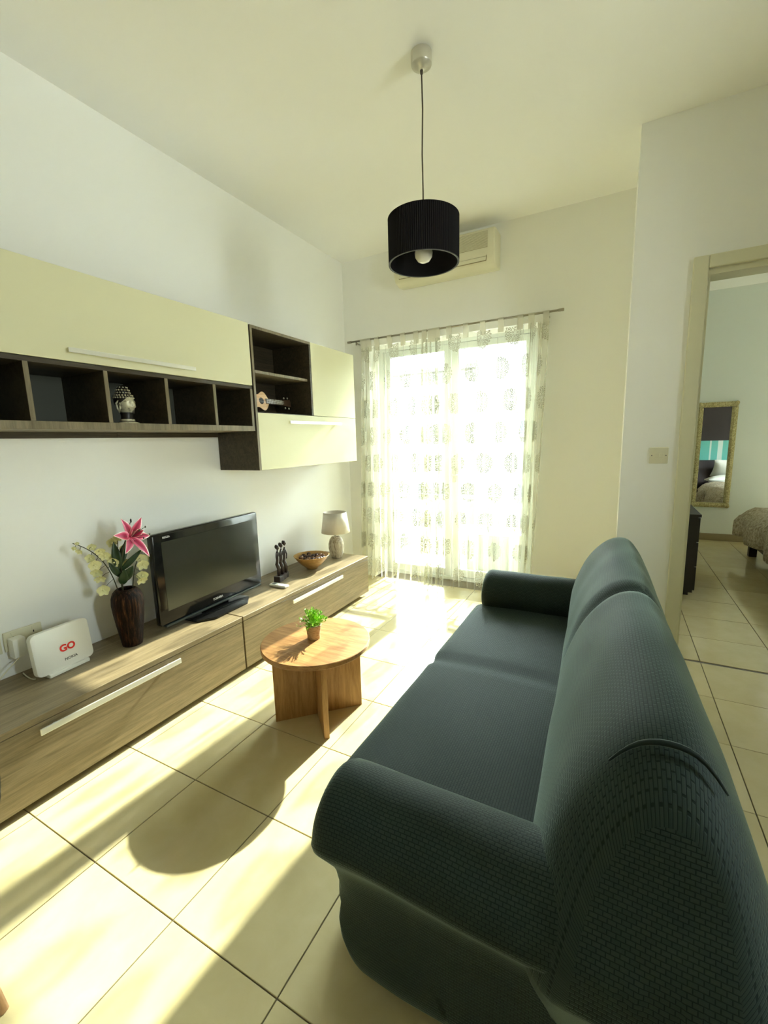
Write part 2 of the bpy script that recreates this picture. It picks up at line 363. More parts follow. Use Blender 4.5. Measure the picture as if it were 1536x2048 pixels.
struct(b.build('wall_bedroom_back', 'bedwall'))
struct(MB().box((XB, YD, 0), (XB + 0.2, D3, HC)).build('wall_bedroom_side', 'bedwall'))
struct(MB().box((XL - 0.2, YR - 0.2, HC), (XR, D + TH, HC + 0.15)).box((XR, YR - 0.2, HC), (XB + 0.2, D3 + 0.2, HC + 0.15)).build('ceiling', 'ceiling'))
floor = struct(MB().box((XL, YR, -0.12), (XB, D3, -0.0035)).build('floor', 'grout'))
# tiles: every tile of the floor is a slab of its own
TS, G = 0.4045, 0.0035
tb = MB().box((-(TS - G) / 2, -(TS - G) / 2, -0.0085), ((TS - G) / 2, (TS - G) / 2, 0), 0.0012, 1)
tile0 = tb.build('tile', 'tile', floor); tile_me = tile0.data
first = True; restb = MB()
for i in range(-2, 16):
    for j in range(-8, 18):
        x0 = -1.902 + (i - 1) * TS; y0 = 0.637 + (j - 1) * TS
        xa, xb_, ya, yb = x0 + G / 2, x0 + TS - G / 2, y0 + G / 2, y0 + TS - G / 2
        lim = [(XL, YR, XE, D)] if y0 + TS / 2 < D else [(XR, YD, XB, D3)]
        if y0 + TS / 2 > YD and x0 + TS / 2 > XR: lim = [(XR, YD, XB, D3)]
        lx0, ly0, lx1, ly1 = lim[0]
        if y0 + TS / 2 < YD: ly1 = YD + 0.3 if x0 + TS / 2 > XR else D
        xa, ya, xb_, yb = max(xa, lx0), max(ya, ly0), min(xb_, lx1), min(yb, ly1)
        if xb_ - xa < 0.01 or yb - ya < 0.01: continue
        full = (xb_ - xa > TS - G - 0.002) and (yb - ya > TS - G - 0.002)
        seen = yb > 0.0 and xa < 2.3
        if not seen:
            restb.box((xa, ya, -0.0085), (xb_, yb, 0)); continue
        if full:
            if first: t = tile0; first = False
            else: t = tile0.copy(); C.objects.link(t)
            t.location = (x0 + TS / 2, y0 + TS / 2, 0)
        else:
            cx, cy = (xa + xb_) / 2, (ya + yb) / 2
            t = MB().box((xa - cx, ya - cy, -0.0085), (xb_ - cx, yb - cy, 0), 0.0012, 1).build('tile', 'tile', floor); t.location = (cx, cy, 0)
o = restb.build('tile_field', 'tile', floor); o['kind'] = 'stuff'
# bedroom skirting
struct(MB().box((XR + 0.14, D3 - 0.015, 0), (XB, D3, 0.09), 0.004).build('baseboard_bedroom', 'skirt'))
# door casing
b = MB()
b.box((DX0 - 0.072, YD - 0.022, 0), (DX0, YD, DH + 0.068), 0.006); b.box((DX1, YD - 0.022, 0), (DX1 + 0.072, YD, DH + 0.068), 0.006); b.box((DX0 + 0.0005, YD - 0.022, DH), (DX1 - 0.0005, YD, DH + 0.068), 0.006)
b.box((DX0, YD, 0), (DX0 + 0.012, YD + 0.14, DH)); b.box((DX1 - 0.012, YD, 0), (DX1, YD + 0.14, DH)); b.box((DX0 + 0.012, YD, DH - 0.03), (DX1 - 0.012, YD + 0.14, DH))
struct(b.build('trim_1', 'casing'))

# ------------------------------------------------------------------ balcony doors
YW = 3.99
win = struct(bpy.data.objects.new('window_1', None)); C.objects.link(win); win.location = (0, 0, 0)
b = MB(); b.box((WX0, YW, 0), (WX0 + 0.05, YW + 0.07, WH)); b.box((WX1 - 0.05, YW, 0), (WX1, YW + 0.07, WH)); b.box((WX0 + 0.05, YW, WH - 0.03), (WX1 - 0.05, YW + 0.07, WH)); b.box((WX0 + 0.05, YW, 0), (WX1 - 0.05, YW + 0.07, 0.03))
b.build('outer_frame', 'alu', win)
def leaf(x0, x1, y):
    b = MB(); s = 0.070; zt_ = WH - 0.034; r_ = 0.050
    b.box((x0, y, 0.035), (x0 + s, y + 0.05, zt_), 0.004); b.box((x1 - s, y, 0.035), (x1, y + 0.05, zt_), 0.004)
    b.box((x0 + s, y, zt_ - r_), (x1 - s, y + 0.05, zt_), 0.004); b.box((x0 + s, y, 0.035), (x1 - s, y + 0.05, 0.035 + s), 0.004)
    l = b.build('door_leaf', 'alu', win)
    MB().box((x0 + s - 0.005, y + 0.02, 0.03 + s), (x1 - s + 0.005, y + 0.026, zt_ - r_ + 0.005)).build('pane', 'glass', l)
    return l
leaf(WX0 + 0.052, -1.392, YW + 0.01); l2 = leaf(-1.388, WX1 - 0.052, YW + 0.01)
MB().box((-1.375, YW - 0.02, 0.98), (-1.345, YW + 0.0095, 1.12), 0.006).tube([(-1.37, YW - 0.02, 1.05), (-1.37, YW - 0.05, 1.05), (-1.28, YW - 0.05, 1.05)], 0.008).build('door_handle', 'satin', l2, True)
# unseen bedroom window, added to bring daylight into the bedroom
def simple_window(name, x0, x1, z0, z1, y, yo):
    w = struct(bpy.data.objects.new(name, None)); C.objects.link(w)
    b = MB(); s = 0.06
    b.box((x0, y, z0), (x0 + s, y + 0.06, z1)); b.box((x1 - s, y, z0), (x1, y + 0.06, z1)); b.box((x0 + s, y, z1 - s), (x1 - s, y + 0.06, z1)); b.box((x0 + s, y, z0), (x1 - s, y + 0.06, z0 + s)); b.box(((x0 + x1) / 2 - 0.03, y, z0 + s), ((x0 + x1) / 2 + 0.03, y + 0.06, z1 - s))
    b.build('window_frame', 'alu', w)
    for a, c in ((x0 + s, (x0 + x1) / 2 - 0.03), ((x0 + x1) / 2 + 0.03, x1 - s)): MB().box((a, y + 0.025, z0 + s), (c, y + 0.031, z1 - s)).build('pane', 'glass', w)
w = struct(bpy.data.objects.new('fill_window_side', None)); C.objects.link(w); b = MB(); s_ = 0.06; ym = (SY0 + SY1) / 2  # unseen side window, added to brighten the living room
b.box((XE + 0.1, SY0, SZ0), (XE + 0.16, SY0 + s_, SZ1)); b.box((XE + 0.1, SY1 - s_, SZ0), (XE + 0.16, SY1, SZ1)); b.box((XE + 0.1, SY0 + s_, SZ0), (XE + 0.16, SY1 - s_, SZ0 + s_)); b.box((XE + 0.1, SY0 + s_, SZ1 - s_), (XE + 0.16, SY1 - s_, SZ1)); b.box((XE + 0.1, ym - 0.03, SZ0 + s_), (XE + 0.16, ym + 0.03, SZ1 - s_))
b.build('window_frame', 'alu', w)
for a, c in ((SY0 + s_, ym - 0.03), (ym + 0.03, SY1 - s_)): MB().box((XE + 0.125, a, SZ0 + s_), (XE + 0.131, c, SZ1 - s_)).build('pane', 'glass', w)
simple_window('fill_window_bedroom', 2.0, 3.75, 0.2, 2.4, D3 + 0.08, 1)

# ------------------------------------------------------------------ outside
b = MB().box((-3.2, D + TH, -0.2), (0.0, 4.42, -0.01)); struct(b.build('balcony_slab', 'terrazzo'))
struct(MB().box((-40, D + 2, -6.2), (40, 60, -6.0)).build('street_ground', 'street'))
o = thing('balcony_parapet', 'low stone balcony parapet beyond the right glass door', 'parapet', (0, 4.30, -0.01))
MB().box((-1.58, -0.04, 0), (0.0, 0.06, 0.42), 0.008).build('parapet_wall', 'parapet', o); MB().box((-1.60, -0.045, 0.42), (0.0, 0.08, 0.46), 0.008).build('coping', 'terrazzo', o)
rail = thing('balcony_railing', 'pale wrought iron balcony railing with scalloped arches and upright bars', 'railing', (0, 4.235, -0.01))
MB().box((-2.9, -0.015, 0.80), (0.0, 0.015, 0.835), 0.004).build('top_rail', 'iron', rail)
MB().box((-2.9, -0.01, 0.06), (-1.6, 0.01, 0.085)).build('bottom_rail', 'iron', rail)
k = 0; x = -2.85
bar_me = None
while x < -0.1:
    z0 = 0.0
    MB().box((x - 0.006, -0.006, z0), (x + 0.006, 0.006, 0.80)).build('bar', 'iron', rail)
    pts = [(x + 0.055 + 0.055 * math.cos(a), 0, 0.70 + 0.07 * math.sin(a)) for a in [PI * q / 10 for q in range(11)]]
    MB().tube(pts, 0.009, 6).build('scallop', 'iron', rail, True)
    if x < -1.6:
        for zz in (0.30, 0.16):
            pts = [(x + 0.055 + 0.055 * math.cos(a), 0, zz + 0.05 * math.sin(a)) for a in [PI * q / 10 for q in range(11)]]
            MB().tube(pts, 0.006, 6).build('scallop', 'iron', rail, True)
    x += 0.11
# unseen upper floors and next house, added to keep sky off the opposite facade
struct(MB().box((XL - 0.2, YR - 0.2, HC + 0.16), (XR, D + TH, 9.5)).box((XR, YR - 0.2, HC + 0.16), (XB + 0.2, D3 + 0.2, 9.5)).build('sky_block_upper_floors', 'facade'))
struct(MB().box((-16, YR - 0.2, -6), (XL - 0.21, D + TH, 9.5)).build('sky_block_next_door', 'facade'))
bld = thing('neighbouring_building', 'pale stone apartment building across the street beyond the balcony doors', 'building', (0, 14, -6))
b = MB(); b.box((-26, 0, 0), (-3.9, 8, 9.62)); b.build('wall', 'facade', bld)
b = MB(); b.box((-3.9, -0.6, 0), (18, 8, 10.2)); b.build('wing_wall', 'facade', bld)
MB().box((-26, -0.06, 9.62), (-3.9, 0.3, 9.75)).build('coping', 'trimstone', bld); MB().box((-3.9, -0.7, 10.2), (18, 0.2, 10.34)).build('coping', 'trimstone', bld)
for z in (1.5, 4.7, 7.4):
    for x in (-9.2, -6.6, -2.6, 0.4):
        y = 0.0 if x < -3.9 else -0.6
        w = MB().box((x, y - 0.03, z), (x + 1.0, y + 0.02, z + 1.4)).build('window_surround', 'trimstone', bld)
        MB().box((x + 0.08, y - 0.04, z + 0.08), (x + 0.92, y - 0.031, z + 1.32)).build('window_pane', 'facadeglass', w)

# ------------------------------------------------------------------ TV bench: two units side by side
def bench_unit(y0, y1, label):
    t = thing('tv_bench', label, 'cabinet', (XL + 0.003, (y0 + y1) / 2, 0), 0, 'low greige media benches')
    h = (y1 - y0) / 2 - 0.002; dp = 0.477
    b = MB(); b.box((0, -h, 0.05), (dp - 0.022, h, 0.337)); b.box((0.0, -h + 0.02, 0), (dp - 0.06, h - 0.02, 0.05)); b.build('body', 'greige', t)
    MB().box((0, -h, 0.3375), (dp, h, 0.365), 0.0015, 1).build('top_panel', 'greige', t)
    d = MB().box((dp - 0.0215, -h + 0.002, 0.032), (dp - 0.001, h - 0.002, 0.335), 0.0015, 1).build('drop_front', 'greige', t)
    hb = MB(); hc = (y0 + y1) / 2; a, c = -0.312, 0.312
    hb.box((dp + 0.014, a, 0.292), (dp + 0.022, c, 0.318), 0.002); hb.box((dp - 0.001, a + 0.05, 0.300), (dp + 0.015, a + 0.062, 0.310)); hb.box((dp - 0.001, c - 0.062, 0.300), (dp + 0.015, c - 0.05, 0.310))
    hb.build('bar_handle', 'handle', d)
    return t
bench_unit(0.262, 1.774, 'long low greige oak media bench under the router and vase')
bench_unit(1.777, 3.289, 'long low greige oak media bench under the bowl and lamp, beside the curtain')

# ------------------------------------------------------------------ wall units
XF = -2.054
w1 = thing('wall_cabinet', 'long cream flap-door wall cabinet over a dark cubbyhole shelf row', 'cabinet', (XL + 0.003, 0, 0))
L = XF - XL - 0.003; Y0, Y1 = 0.588, 2.118
b = MB(); b.box((0, Y0, 1.757), (L - 0.02, Y1, 1.775)); b.box((0, Y0, 2.115), (L - 0.02, Y1, 2.133)); b.box((0, Y0, 1.775), (L - 0.02, Y0 + 0.018, 2.115)); b.box((0, Y1 - 0.018, 1.775), (L - 0.02, Y1, 2.115)); b.build('carcass', 'darkoak', w1)
dr = MB().box((L - 0.0195, Y0, 1.760), (L, Y1, 2.135), 0.0015, 1).build('flap_door', 'cream', w1)
hb = MB(); hb.box((L + 0.022, 1.055, 1.792), (L + 0.028, 1.680, 1.812), 0.002); hb.box((L - 0.001, 1.10, 1.797), (L + 0.023, 1.112, 1.807)); hb.box((L - 0.001, 1.623, 1.797), (L + 0.023, 1.635, 1.807)); hb.build('bar_handle', 'handle', dr)
cub = thing('cubby_shelf', 'dark oak shelf row of five open cubbyholes holding the silver head', 'shelf', (XL + 0.003, 0, 0))
MB().box((0, Y0, 1.476), (L, Y1 - 0.003, 1.508), 0.001, 1).build('shelf_board', 'edgeoak', cub)
MB().box((0, Y0, 1.738), (L - 0.004, Y1 - 0.003, 1.7565)).build('top_board', 'darkoak', cub)
MB().box((0.002, Y0, 1.509), (0.010, Y1 - 0.003, 1.7375)).build('back_panel', 'backpanel', cub)
MB().box((0, Y0, 1.447), (0.022, Y1 - 0.003, 1.4755)).build('hanging_rail', 'darkoak', cub)
MB().lathe([(0, 0), (0.012, 0), (0.012, 0.004), (0, 0.005)], 14, M=Matrix.Translation((0.022, 1.44, 1.461)) @ Matrix.Rotation(PI / 2, 4, 'Y')).build('screw_cap', 'darkoak', cub)
for y in (0.588, 0.895, 1.20, 1.503, 1.808, 2.097):
    MB().box((0.0105, y, 1.5085), (L - 0.006, y + 0.018, 1.7375)).build('divider', 'darkoak', cub)
    MB().box((L - 0.0058, y, 1.5085), (L - 0.002, y + 0.018, 1.7375)).build('divider_edge', 'edgeoak', cub)
w2 = thing('tall_wall_cabinet', 'cream and dark oak wall cabinet with open niche and two doors near the window', 'cabinet', (XL + 0.003, 0, 0))
A, B_, Z0, Z1 = 2.130, 3.347, 1.222, 2.131; ZN = 1.598; YN = 2.742
b = MB()
b.box((0, A, Z0), (L - 0.004, A + 0.018, Z1)); b.box((0, B_ - 0.018, Z0), (L - 0.02, B_, Z1)); b.box((0, A + 0.018, Z0), (L - 0.02, B_ - 0.018, Z0 + 0.018)); b.box((0, A + 0.018, Z1 - 0.018), (L - 0.004, YN, Z1)); b.box((0, YN, Z1 - 0.018), (L - 0.02, B_ - 0.018, Z1))
b.box((0, A + 0.018, ZN - 0.016), (L - 0.02, B_ - 0.018, ZN + 0.002)); b.box((0, YN - 0.018, ZN + 0.002), (L - 0.002, YN, Z1 - 0.018)); b.box((0.002, A + 0.018, Z0 + 0.018), (0.010, B_ - 0.018, Z1 - 0.018))
b.build('carcass', 'darkoak', w2)
b = MB(); b.box((L - 0.0038, A, Z0), (L - 0.0005, A + 0.0175, Z1)); b.box((L - 0.0038, A + 0.018, Z1 - 0.0175), (L - 0.0005, YN - 0.001, Z1)); b.build('front_edge', 'edgeoak', w2)
MB().box((0.0105, A + 0.0185, 1.848), (L - 0.03, YN - 0.0185, 1.866)).build('niche_shelf', 'edgeoak', w2)
MB().box((L - 0.0195, YN + 0.001, ZN - 0.002), (L, B_, Z1), 0.0015, 1).build('side_door', 'cream', w2)
d2 = MB().box((L - 0.0195, A + 0.018, Z0), (L, B_, ZN - 0.005), 0.0015, 1).build('flap_door', 'cream', w2)
hb = MB(); hb.box((L + 0.022, 2.435, 1.530), (L + 0.028, 3.083, 1.550), 0.002); hb.box((L - 0.001, 2.48, 1.535), (L + 0.023, 2.492, 1.545)); hb.box((L - 0.001, 3.03, 1.535), (L + 0.023, 3.042, 1.545)); hb.build('bar_handle', 'handle', d2)

# ------------------------------------------------------------------ television
tv = thing('television', 'black flat television on a pedestal standing on the media bench', 'television', (-2.185, 1.815, 0.365), math.radians(2.9))
# local: screen faces +x, y along the width
b = MB(); hw = 0.411
b.box((-0.045, -hw, 0.042), (0.0, hw, 0.560), 0.012, 3); b.box((-0.085, -hw * 0.75, 0.09), (-0.04, hw * 0.75, 0.50), 0.02, 2); b.build('casing', 'black', tv, True, True)
MB().box((-0.001, -hw + 0.052, 0.118), (0.0022, hw - 0.048, 0.512), 0.001, 1).build('screen', 'screen', tv)
MB().box((-0.03, -hw + 0.03, 0.028), (0.004, hw - 0.012, 0.0415), 0.004).build('speaker_strip', 'tvgrey', tv)
MB().prism([(0.12, -0.13), (0.12, 0.13), (0.05, 0.22), (-0.10, 0.22), (-0.12, 0.18), (-0.12, -0.18), (-0.10, -0.22), (0.05, -0.22)], 0.0, 0.014, 2, 0.004).build('stand_base', 'black', tv, True, True)
MB().box((-0.05, -0.10, 0.014), (-0.01, 0.10, 0.06), 0.006).build('stand_neck', 'black', tv)
FACE = Matrix(((0, 0, 1, 0), (1, 0, 0, 0), (0, 1, 0, 0), (0, 0, 0, 1)))   # text lying in the yz plane, read from +x
text_part('brand_lettering', 'TOSHIBA', 0.020, 'printw', tv, Matrix.Translation((0.0006, 0.0, 0.072)) @ FACE)
text_part('series_lettering', 'REGZA', 0.015, 'printw', tv, Matrix.Translation((0.0006, -hw + 0.088, 0.535)) @ FACE)

# ------------------------------------------------------------------ router, socket, plug, cable
ro = thing('wifi_router', 'white upright router with a red logo on the media bench', 'router', (-2.246, 0.965, 0.365), math.radians(4.5))
def rrect(w, h, r, n=6, cx=0, cy=0):
    p = []
    for sx_, sy_, a0 in ((1, 1, 0), (-1, 1, PI / 2), (-1, -1, PI), (1, -1, 1.5 * PI)):
        for k in range(n + 1):
            a = a0 + PI / 2 * k / n; p.append((cx + sx_ * (w / 2 - r) + r * math.cos(a), cy + sy_ * (h / 2 - r) + r * math.sin(a)))
    return p
tilt = Matrix.Rotation(math.radians(-6), 4, 'Y')
MB().prism(rrect(0.250, 0.198, 0.024, 6, 0, 0.114), -0.016, 0.016, 0, 0.004, 2, M=tilt).build('casing', 'white', ro, True, True)
MB().box((-0.03, -0.085, 0.0), (0.026, 0.095, 0.018), 0.004).build('foot', 'white', ro)
text_part('red_logo', 'GO', 0.044, 'red', ro, tilt @ Matrix.Translation((0.0165, 0.015, 0.106)) @ FACE)
text_part('maker_lettering', 'NOKIA', 0.018, 'print', ro, tilt @ Matrix.Translation((0.0165, 0.022, 0.052)) @ FACE)
so = thing('wall_socket', 'white double wall socket behind the router', 'socket', (XL + 0.001, 0.885, 0.53))
MB().box((0, -0.075, -0.046), (0.011, 0.075, 0.046), 0.004).build('plate', 'offwhite', so)
for yy in (-0.04, 0.04):
    for (a, c, dy, dz) in ((0.004, 0.010, 0, 0.014), (0.008, 0.004, -0.011, -0.012), (0.008, 0.004, 0.011, -0.012)):
        MB().box((0.0105, yy + dy - a / 2, dz - c / 2), (0.0118, yy + dy + a / 2, dz + c / 2)).build('pin_slot', 'blackm', so)
    MB().box((0.011, yy - 0.007, 0.026), (0.014, yy + 0.007, 0.040), 0.001).build('rocker', 'offwhite', so)
so2 = thing('wall_socket', 'white wall socket at the left edge beside the plugged adapter', 'socket', (XL + 0.001, 0.755, 0.53))
MB().box((0, -0.045, -0.046), (0.011, 0.045, 0.046), 0.004).build('plate', 'offwhite', so2)
pl = thing('power_adapter', 'white plug adapter in the double socket', 'plug', (XL + 0.0125, 0.845, 0.505))
MB().box((0.0, -0.026, -0.045), (0.055, 0.026, 0.045), 0.006).build('body', 'white', pl, True, True)
cb = MB(); pts = []
for k in range(25):
    s_ = k / 24; pts.append((-2.375 + 0.10 * s_, 0.855 - 0.16 * s_ - 0.05 * math.sin(PI * s_), 0.462 - 0.093 * math.sin(min(1, s_ * 1.15) * PI / 2)))
cb.tube(pts, 0.0028, 6); tag(cb.build('power_cable', 'offwhite', None, True), 'thin white cable hanging from the plug adapter onto the bench', 'cable')
cb = MB(); cb.tube([(-2.27 - 0.02 * math.sin(PI * k / 16), 0.850 - 0.035 * math.sin(PI * k / 16), 0.3685 + 0.045 * (1 - math.cos(PI * 2 * k / 16)) / 2 + 0.0001) for k in range(17)], 0.0025, 6)
tag(cb.build('network_cable', 'offwhite', None, True), 'small white cable loop beside the router', 'cable')

# ------------------------------------------------------------------ vase and flowers
VB = Vector((-2.215, 1.268, 0.365))
va = thing('vase', 'tall dark brown ribbed vase on the media bench', 'vase', VB)
prof = [(0, 0), (0.047, 0), (0.049, 0.01), (0.056, 0.06), (0.065, 0.12), (0.072, 0.18), (0.0755, 0.225), (0.073, 0.262), (0.064, 0.288), (0.050, 0.303), (0.040, 0.308), (0.036, 0.304), (0.046, 0.285), (0.055, 0.25), (0.04, 0.06), (0, 0.05)]
MB().lathe(prof, 48, rfun=lambda a, z: 1 + 0.012 * math.sin(a * 24)).build('body', 'vase', va, True)
UV_ = Vector((0.494, 0.87, 0)); UN = Vector((0.87, -0.494, 0))          # sideways / towards the viewer at the vase
def vp(u, z, w=0.0): return Vector((0, 0, z)) + UV_ * u + UN * w - Vector((0, 0, 0))
def bez(p0, p1, p2, p3, n=16):
    r = []
    for i in range(n + 1):
        t = i / n; r.append((1 - t) ** 3 * p0 + 3 * (1 - t) ** 2 * t * p1 + 3 * (1 - t) * t * t * p2 + t ** 3 * p3)
    return r
def leafmesh(name, material, parent, base, direction, length, width, bend, normal, n=8, fold=0.15):
    d = direction.normalized(); side = d.cross(normal).normalized(); nn = side.cross(d).normalized()
    mb = MB()
    def fn(i, j):
        t = i / n; s_ = (j - 2) / 2
        wd = width * (math.sin(PI * min(1, t * 0.97 + 0.03)) ** 0.75) * (1 - 0.25 * t)
        return base + d * (length * t) + nn * (bend * t * t * length + fold * abs(s_) * wd) + side * (s_ * wd / 2)
    mb.grid(fn, n + 1, 5, uvs=lambda i, j: (j / 4, i / n))
    o = mb.build(name, material, parent, True); md = o.modifiers.new('thickness', 'SOLIDIFY'); md.thickness = 0.0012; return o
li = thing('lily_stem', 'artificial pink and white lily on a leafy stem in the vase', 'flower', VB)
top = vp(0.035, 0.585, 0.03)
MB().tube(bez(vp(-0.012, 0.10), vp(-0.015, 0.36), vp(-0.02, 0.46), top), 0.004, 8).build('stem', 'stem', li, True)
for (u, z, du, dz, dw, ln, wd) in ((-0.012, 0.345, 0.06, 0.085, 0.04, 0.10, 0.055), (-0.015, 0.37, -0.05, 0.10, 0.03, 0.10, 0.035), (-0.016, 0.40, 0.12, 0.11, 0.02, 0.15, 0.035), (-0.017, 0.40, -0.01, 0.15, 0.03, 0.16, 0.05), (-0.015, 0.43, 0.05, 0.14, 0.0, 0.13, 0.045), (-0.012, 0.33, 0.02, 0.10, 0.05, 0.09, 0.05)):
    leafmesh('leaf', 'leaf', li, vp(u, z), UV_ * du + Vector((0, 0, dz)) + UN * dw, ln, wd, -0.15, UN)
# lily: mouth faces up-right, outer petals recurved
fc = vp(0.035, 0.575, 0.02)
ax = (UN * 0.62 + Vector((0, 0, 0.22)) + UV_ * 0.52).normalized(); e1 = ax.cross(Vector((0, 0, 1))).normalized(); e2 = e1.cross(ax)
for k in range(6):
    a = math.radians(12 + 60 * k); rd = e1 * math.cos(a) + e2 * math.sin(a)
    ln = (0.115, 0.10, 0.115, 0.10, 0.135, 0.10)[k]
    leafmesh('petal', 'lily', li, fc + ax * 0.012, (rd * 0.92 + ax * 0.60), ln, 0.052, -0.28 - 0.1 * (k % 2), ax, 10, 0.18)
for k in range(3):
    a = math.radians(70 + 40 * k); rd = e1 * math.cos(a) + e2 * math.sin(a)
    leafmesh('petal', 'lily', li, fc + ax * 0.03, (rd * 0.5 + ax * 0.9), 0.07, 0.04, 0.1, ax, 8, 0.15)
for k in range(4):
    a = math.radians(30 + 90 * k); rd = e1 * math.cos(a) + e2 * math.sin(a)
    st = MB(); p1 = fc + ax * 0.03; p2 = fc + ax * 0.12 + rd * 0.03; st.tube([p1, p2], 0.0012, 5); st.ball(p2, (0.004, 0.004, 0.006), 1); st.build('stamen', 'stem', li, True)
for (u, z, du) in ((0.028, 0.655, -0.01), (0.060, 0.655, 0.02), (0.085, 0.605, 0.04)):
    st = MB(); q = vp(u, z, -0.01); st.tube([top, (top + q) / 2 + vp(0, 0.008), q], 0.0022, 5); st.ball(q, (0.005, 0.005, 0.012), 1); st.build('bud', 'ebony', li, True)
def orchid(label, ctrl, flowers, curl):
    t = thing('orchid_spray', label, 'flower', VB, 0, 'cream orchid sprays in the vase')
    path = bez(*ctrl, n=24); MB().tube(path, [0.0034 - 0.0016 * i / 24 for i in range(25)], 6).build('stem', 'stem', t, True)
    for (s_, du, dz, sz) in flowers:
        p = path[int(s_ * 24)]; c = p + UV_ * du + Vector((0, 0, dz)) + UN * random.uniform(-0.01, 0.02)
        mb = MB(); mb.tube([p, (p + c) / 2 + Vector((0, 0, 0.004)), c], 0.0012, 5)
        mb.build('pedicel', 'stem', t, True)
        fb = MB(); fx = (UN + Vector((random.uniform(-.4, .4), random.uniform(-.4, .4), random.uniform(-.6, .1)))).normalized(); g1 = fx.cross(Vector((0, 0, 1))).normalized(); g2 = g1.cross(fx)
        for k in range(5):
            a = PI / 2 + 2 * PI * k / 5; rd = g1 * math.cos(a) + g2 * math.sin(a); sd_ = fx.cross(rd); wd = sz * (0.95 if k in (1, 4) else 0.62)
            def fn(i, j, rd=rd, sd_=sd_, wd=wd):
                tt = i / 5; s2 = (j - 2) / 2; w_ = wd * (math.sin(PI * (0.06 + 0.9 * tt)) ** 0.7) / 2
                return c + rd * (sz * 0.75 * tt) + sd_ * (s2 * w_) + fx * (0.25 * sz * tt * tt + 0.004 * abs(s2))
            fb.grid(fn, 6, 5)
        fb.ball(c + fx * 0.006, (0.006, 0.006, 0.006), 1)
        fb.build('blossom', 'orchid', t, True)
    return t
orchid('cream artificial orchid spray arching left from the vase', (vp(-0.02, 0.10), vp(-0.03, 0.36), vp(-0.055, 0.50), vp(-0.195, 0.575)),
       [(0.50, -0.045, -0.025, 0.036), (0.56, 0.03, 0.03, 0.036), (0.62, -0.04, -0.03, 0.038), (0.66, 0.01, 0.035, 0.036), (0.72, -0.02, -0.035, 0.040), (0.77, 0.02, 0.022, 0.032), (0.82, -0.01, -0.03, 0.032), (0.87, 0.012, 0.015, 0.028), (0.92, -0.008, -0.02, 0.022), (0.97, -0.012, -0.012, 0.015), (0.99, 0.0, 0.008, 0.013), (0.45, -0.05, -0.05, 0.040)], 0)
orchid('cream artificial orchid spray bending right behind the television', (vp(0.025, 0.10), vp(0.02, 0.34), vp(0.05, 0.46), vp(0.12, 0.478, -0.13)),
       [(0.50, 0.03, -0.035, 0.036), (0.60, 0.03, -0.045, 0.040), (0.68, 0.02, 0.02, 0.034), (0.75, 0.015, -0.035, 0.040), (0.85, 0.01, -0.03, 0.036), (0.93, 0.0, 0.015, 0.03), (0.97, 0.01, -0.03, 0.03)], 0)
orchid('cream artificial orchid spray standing behind the lily', (vp(-0.01, 0.10, -0.02), vp(-0.02, 0.36, -0.03), vp(-0.02, 0.46, -0.05), vp(-0.005, 0.575, -0.07)),
       [(0.62, 0.03, 0.01, 0.034), (0.70, -0.03, 0.005, 0.036), (0.8, 0.035, 0.0, 0.036), (0.9, -0.025, 0.01, 0.034), (0.98, 0.0, 0.01, 0.03)], 0)

# ------------------------------------------------------------------ carved figures, remote, bowl, lamp
ca = thing('carved_figures', 'dark wood carving of three slim embracing figures on the bench', 'figurine', (-2.205, 2.440, 0.365), math.radians(8))
b = MB()
for k, yy in enumerate((-0.048, 0.0, 0.048)):
    b.box((-0.028, yy - 0.026, 0), (0.028 - 0.008 * k, yy + 0.026, 0.045), 0.004)
b.build('plinth', 'ebony', ca)
for k, yy in enumerate((-0.046, 0.002, 0.048)):
    f = MB(); h = 0.262 + 0.006 * k
    f.tube([(0, yy, 0.04), (0.004, yy - 0.006, 0.10), (-0.004, yy - 0.010, 0.135), (0.002, yy - 0.008, 0.165), (0, yy - 0.002, 0.205), (0, yy, 0.232)], [0.013, 0.009, 0.012, 0.0105, 0.011, 0.008], 10)
    f.tube([(0, yy + 0.012, 0.04), (0.003, yy + 0.015, 0.09), (-0.004, yy + 0.005, 0.135)], [0.009, 0.007, 0.008], 8)
    f.tube([(0, yy, 0.225), (0.002, yy + 0.002, 0.245)], [0.006, 0.0055], 8)
    f.ball((0.002, yy + 0.003, h), (0.012, 0.0125, 0.021), 2); f.ball((-0.006, yy - 0.001, h + 0.006), (0.011, 0.012, 0.017), 2); f.ball((0.013, yy + 0.005, h - 0.004), (0.004, 0.003, 0.005), 1)
    f.tube([(0, yy + 0.010, 0.222), (0.004, yy + 0.024, 0.185), (0.008, yy + 0.012, 0.150)], [0.0065, 0.005, 0.0045], 8)
    f.tube([(0, yy - 0.010, 0.222), (0.003, yy - 0.021, 0.195), (0.004, yy - 0.014, 0.135), (0.005, yy - 0.006, 0.10)], [0.0065, 0.005, 0.0045, 0.004], 8)
    f.build('figure', 'ebony', ca, True)
re = thing('remote_control', 'small white remote control lying in front of the carved figures', 'remote', (-2.115, 2.300, 0.365), math.radians(2))
MB().box((-0.075, -0.024, 0), (0.075, 0.024, 0.018), 0.007, 3).build('case', 'white', re, True, True)
MB().box((-0.060, -0.015, 0.0178), (-0.030, 0.015, 0.0188)).build('display', 'tvgrey', re)
for i, (xx, yy) in enumerate(((0.0, -0.01), (0.0, 0.01), (0.022, 0.0))): MB().lathe([(0, 0), (0.005, 0), (0.005, 0.0022), (0, 0.0025)], 12, (xx, yy, 0.0175)).build('button', 'offwhite', re)
BB = Vector((-2.180, 2.778, 0.365))
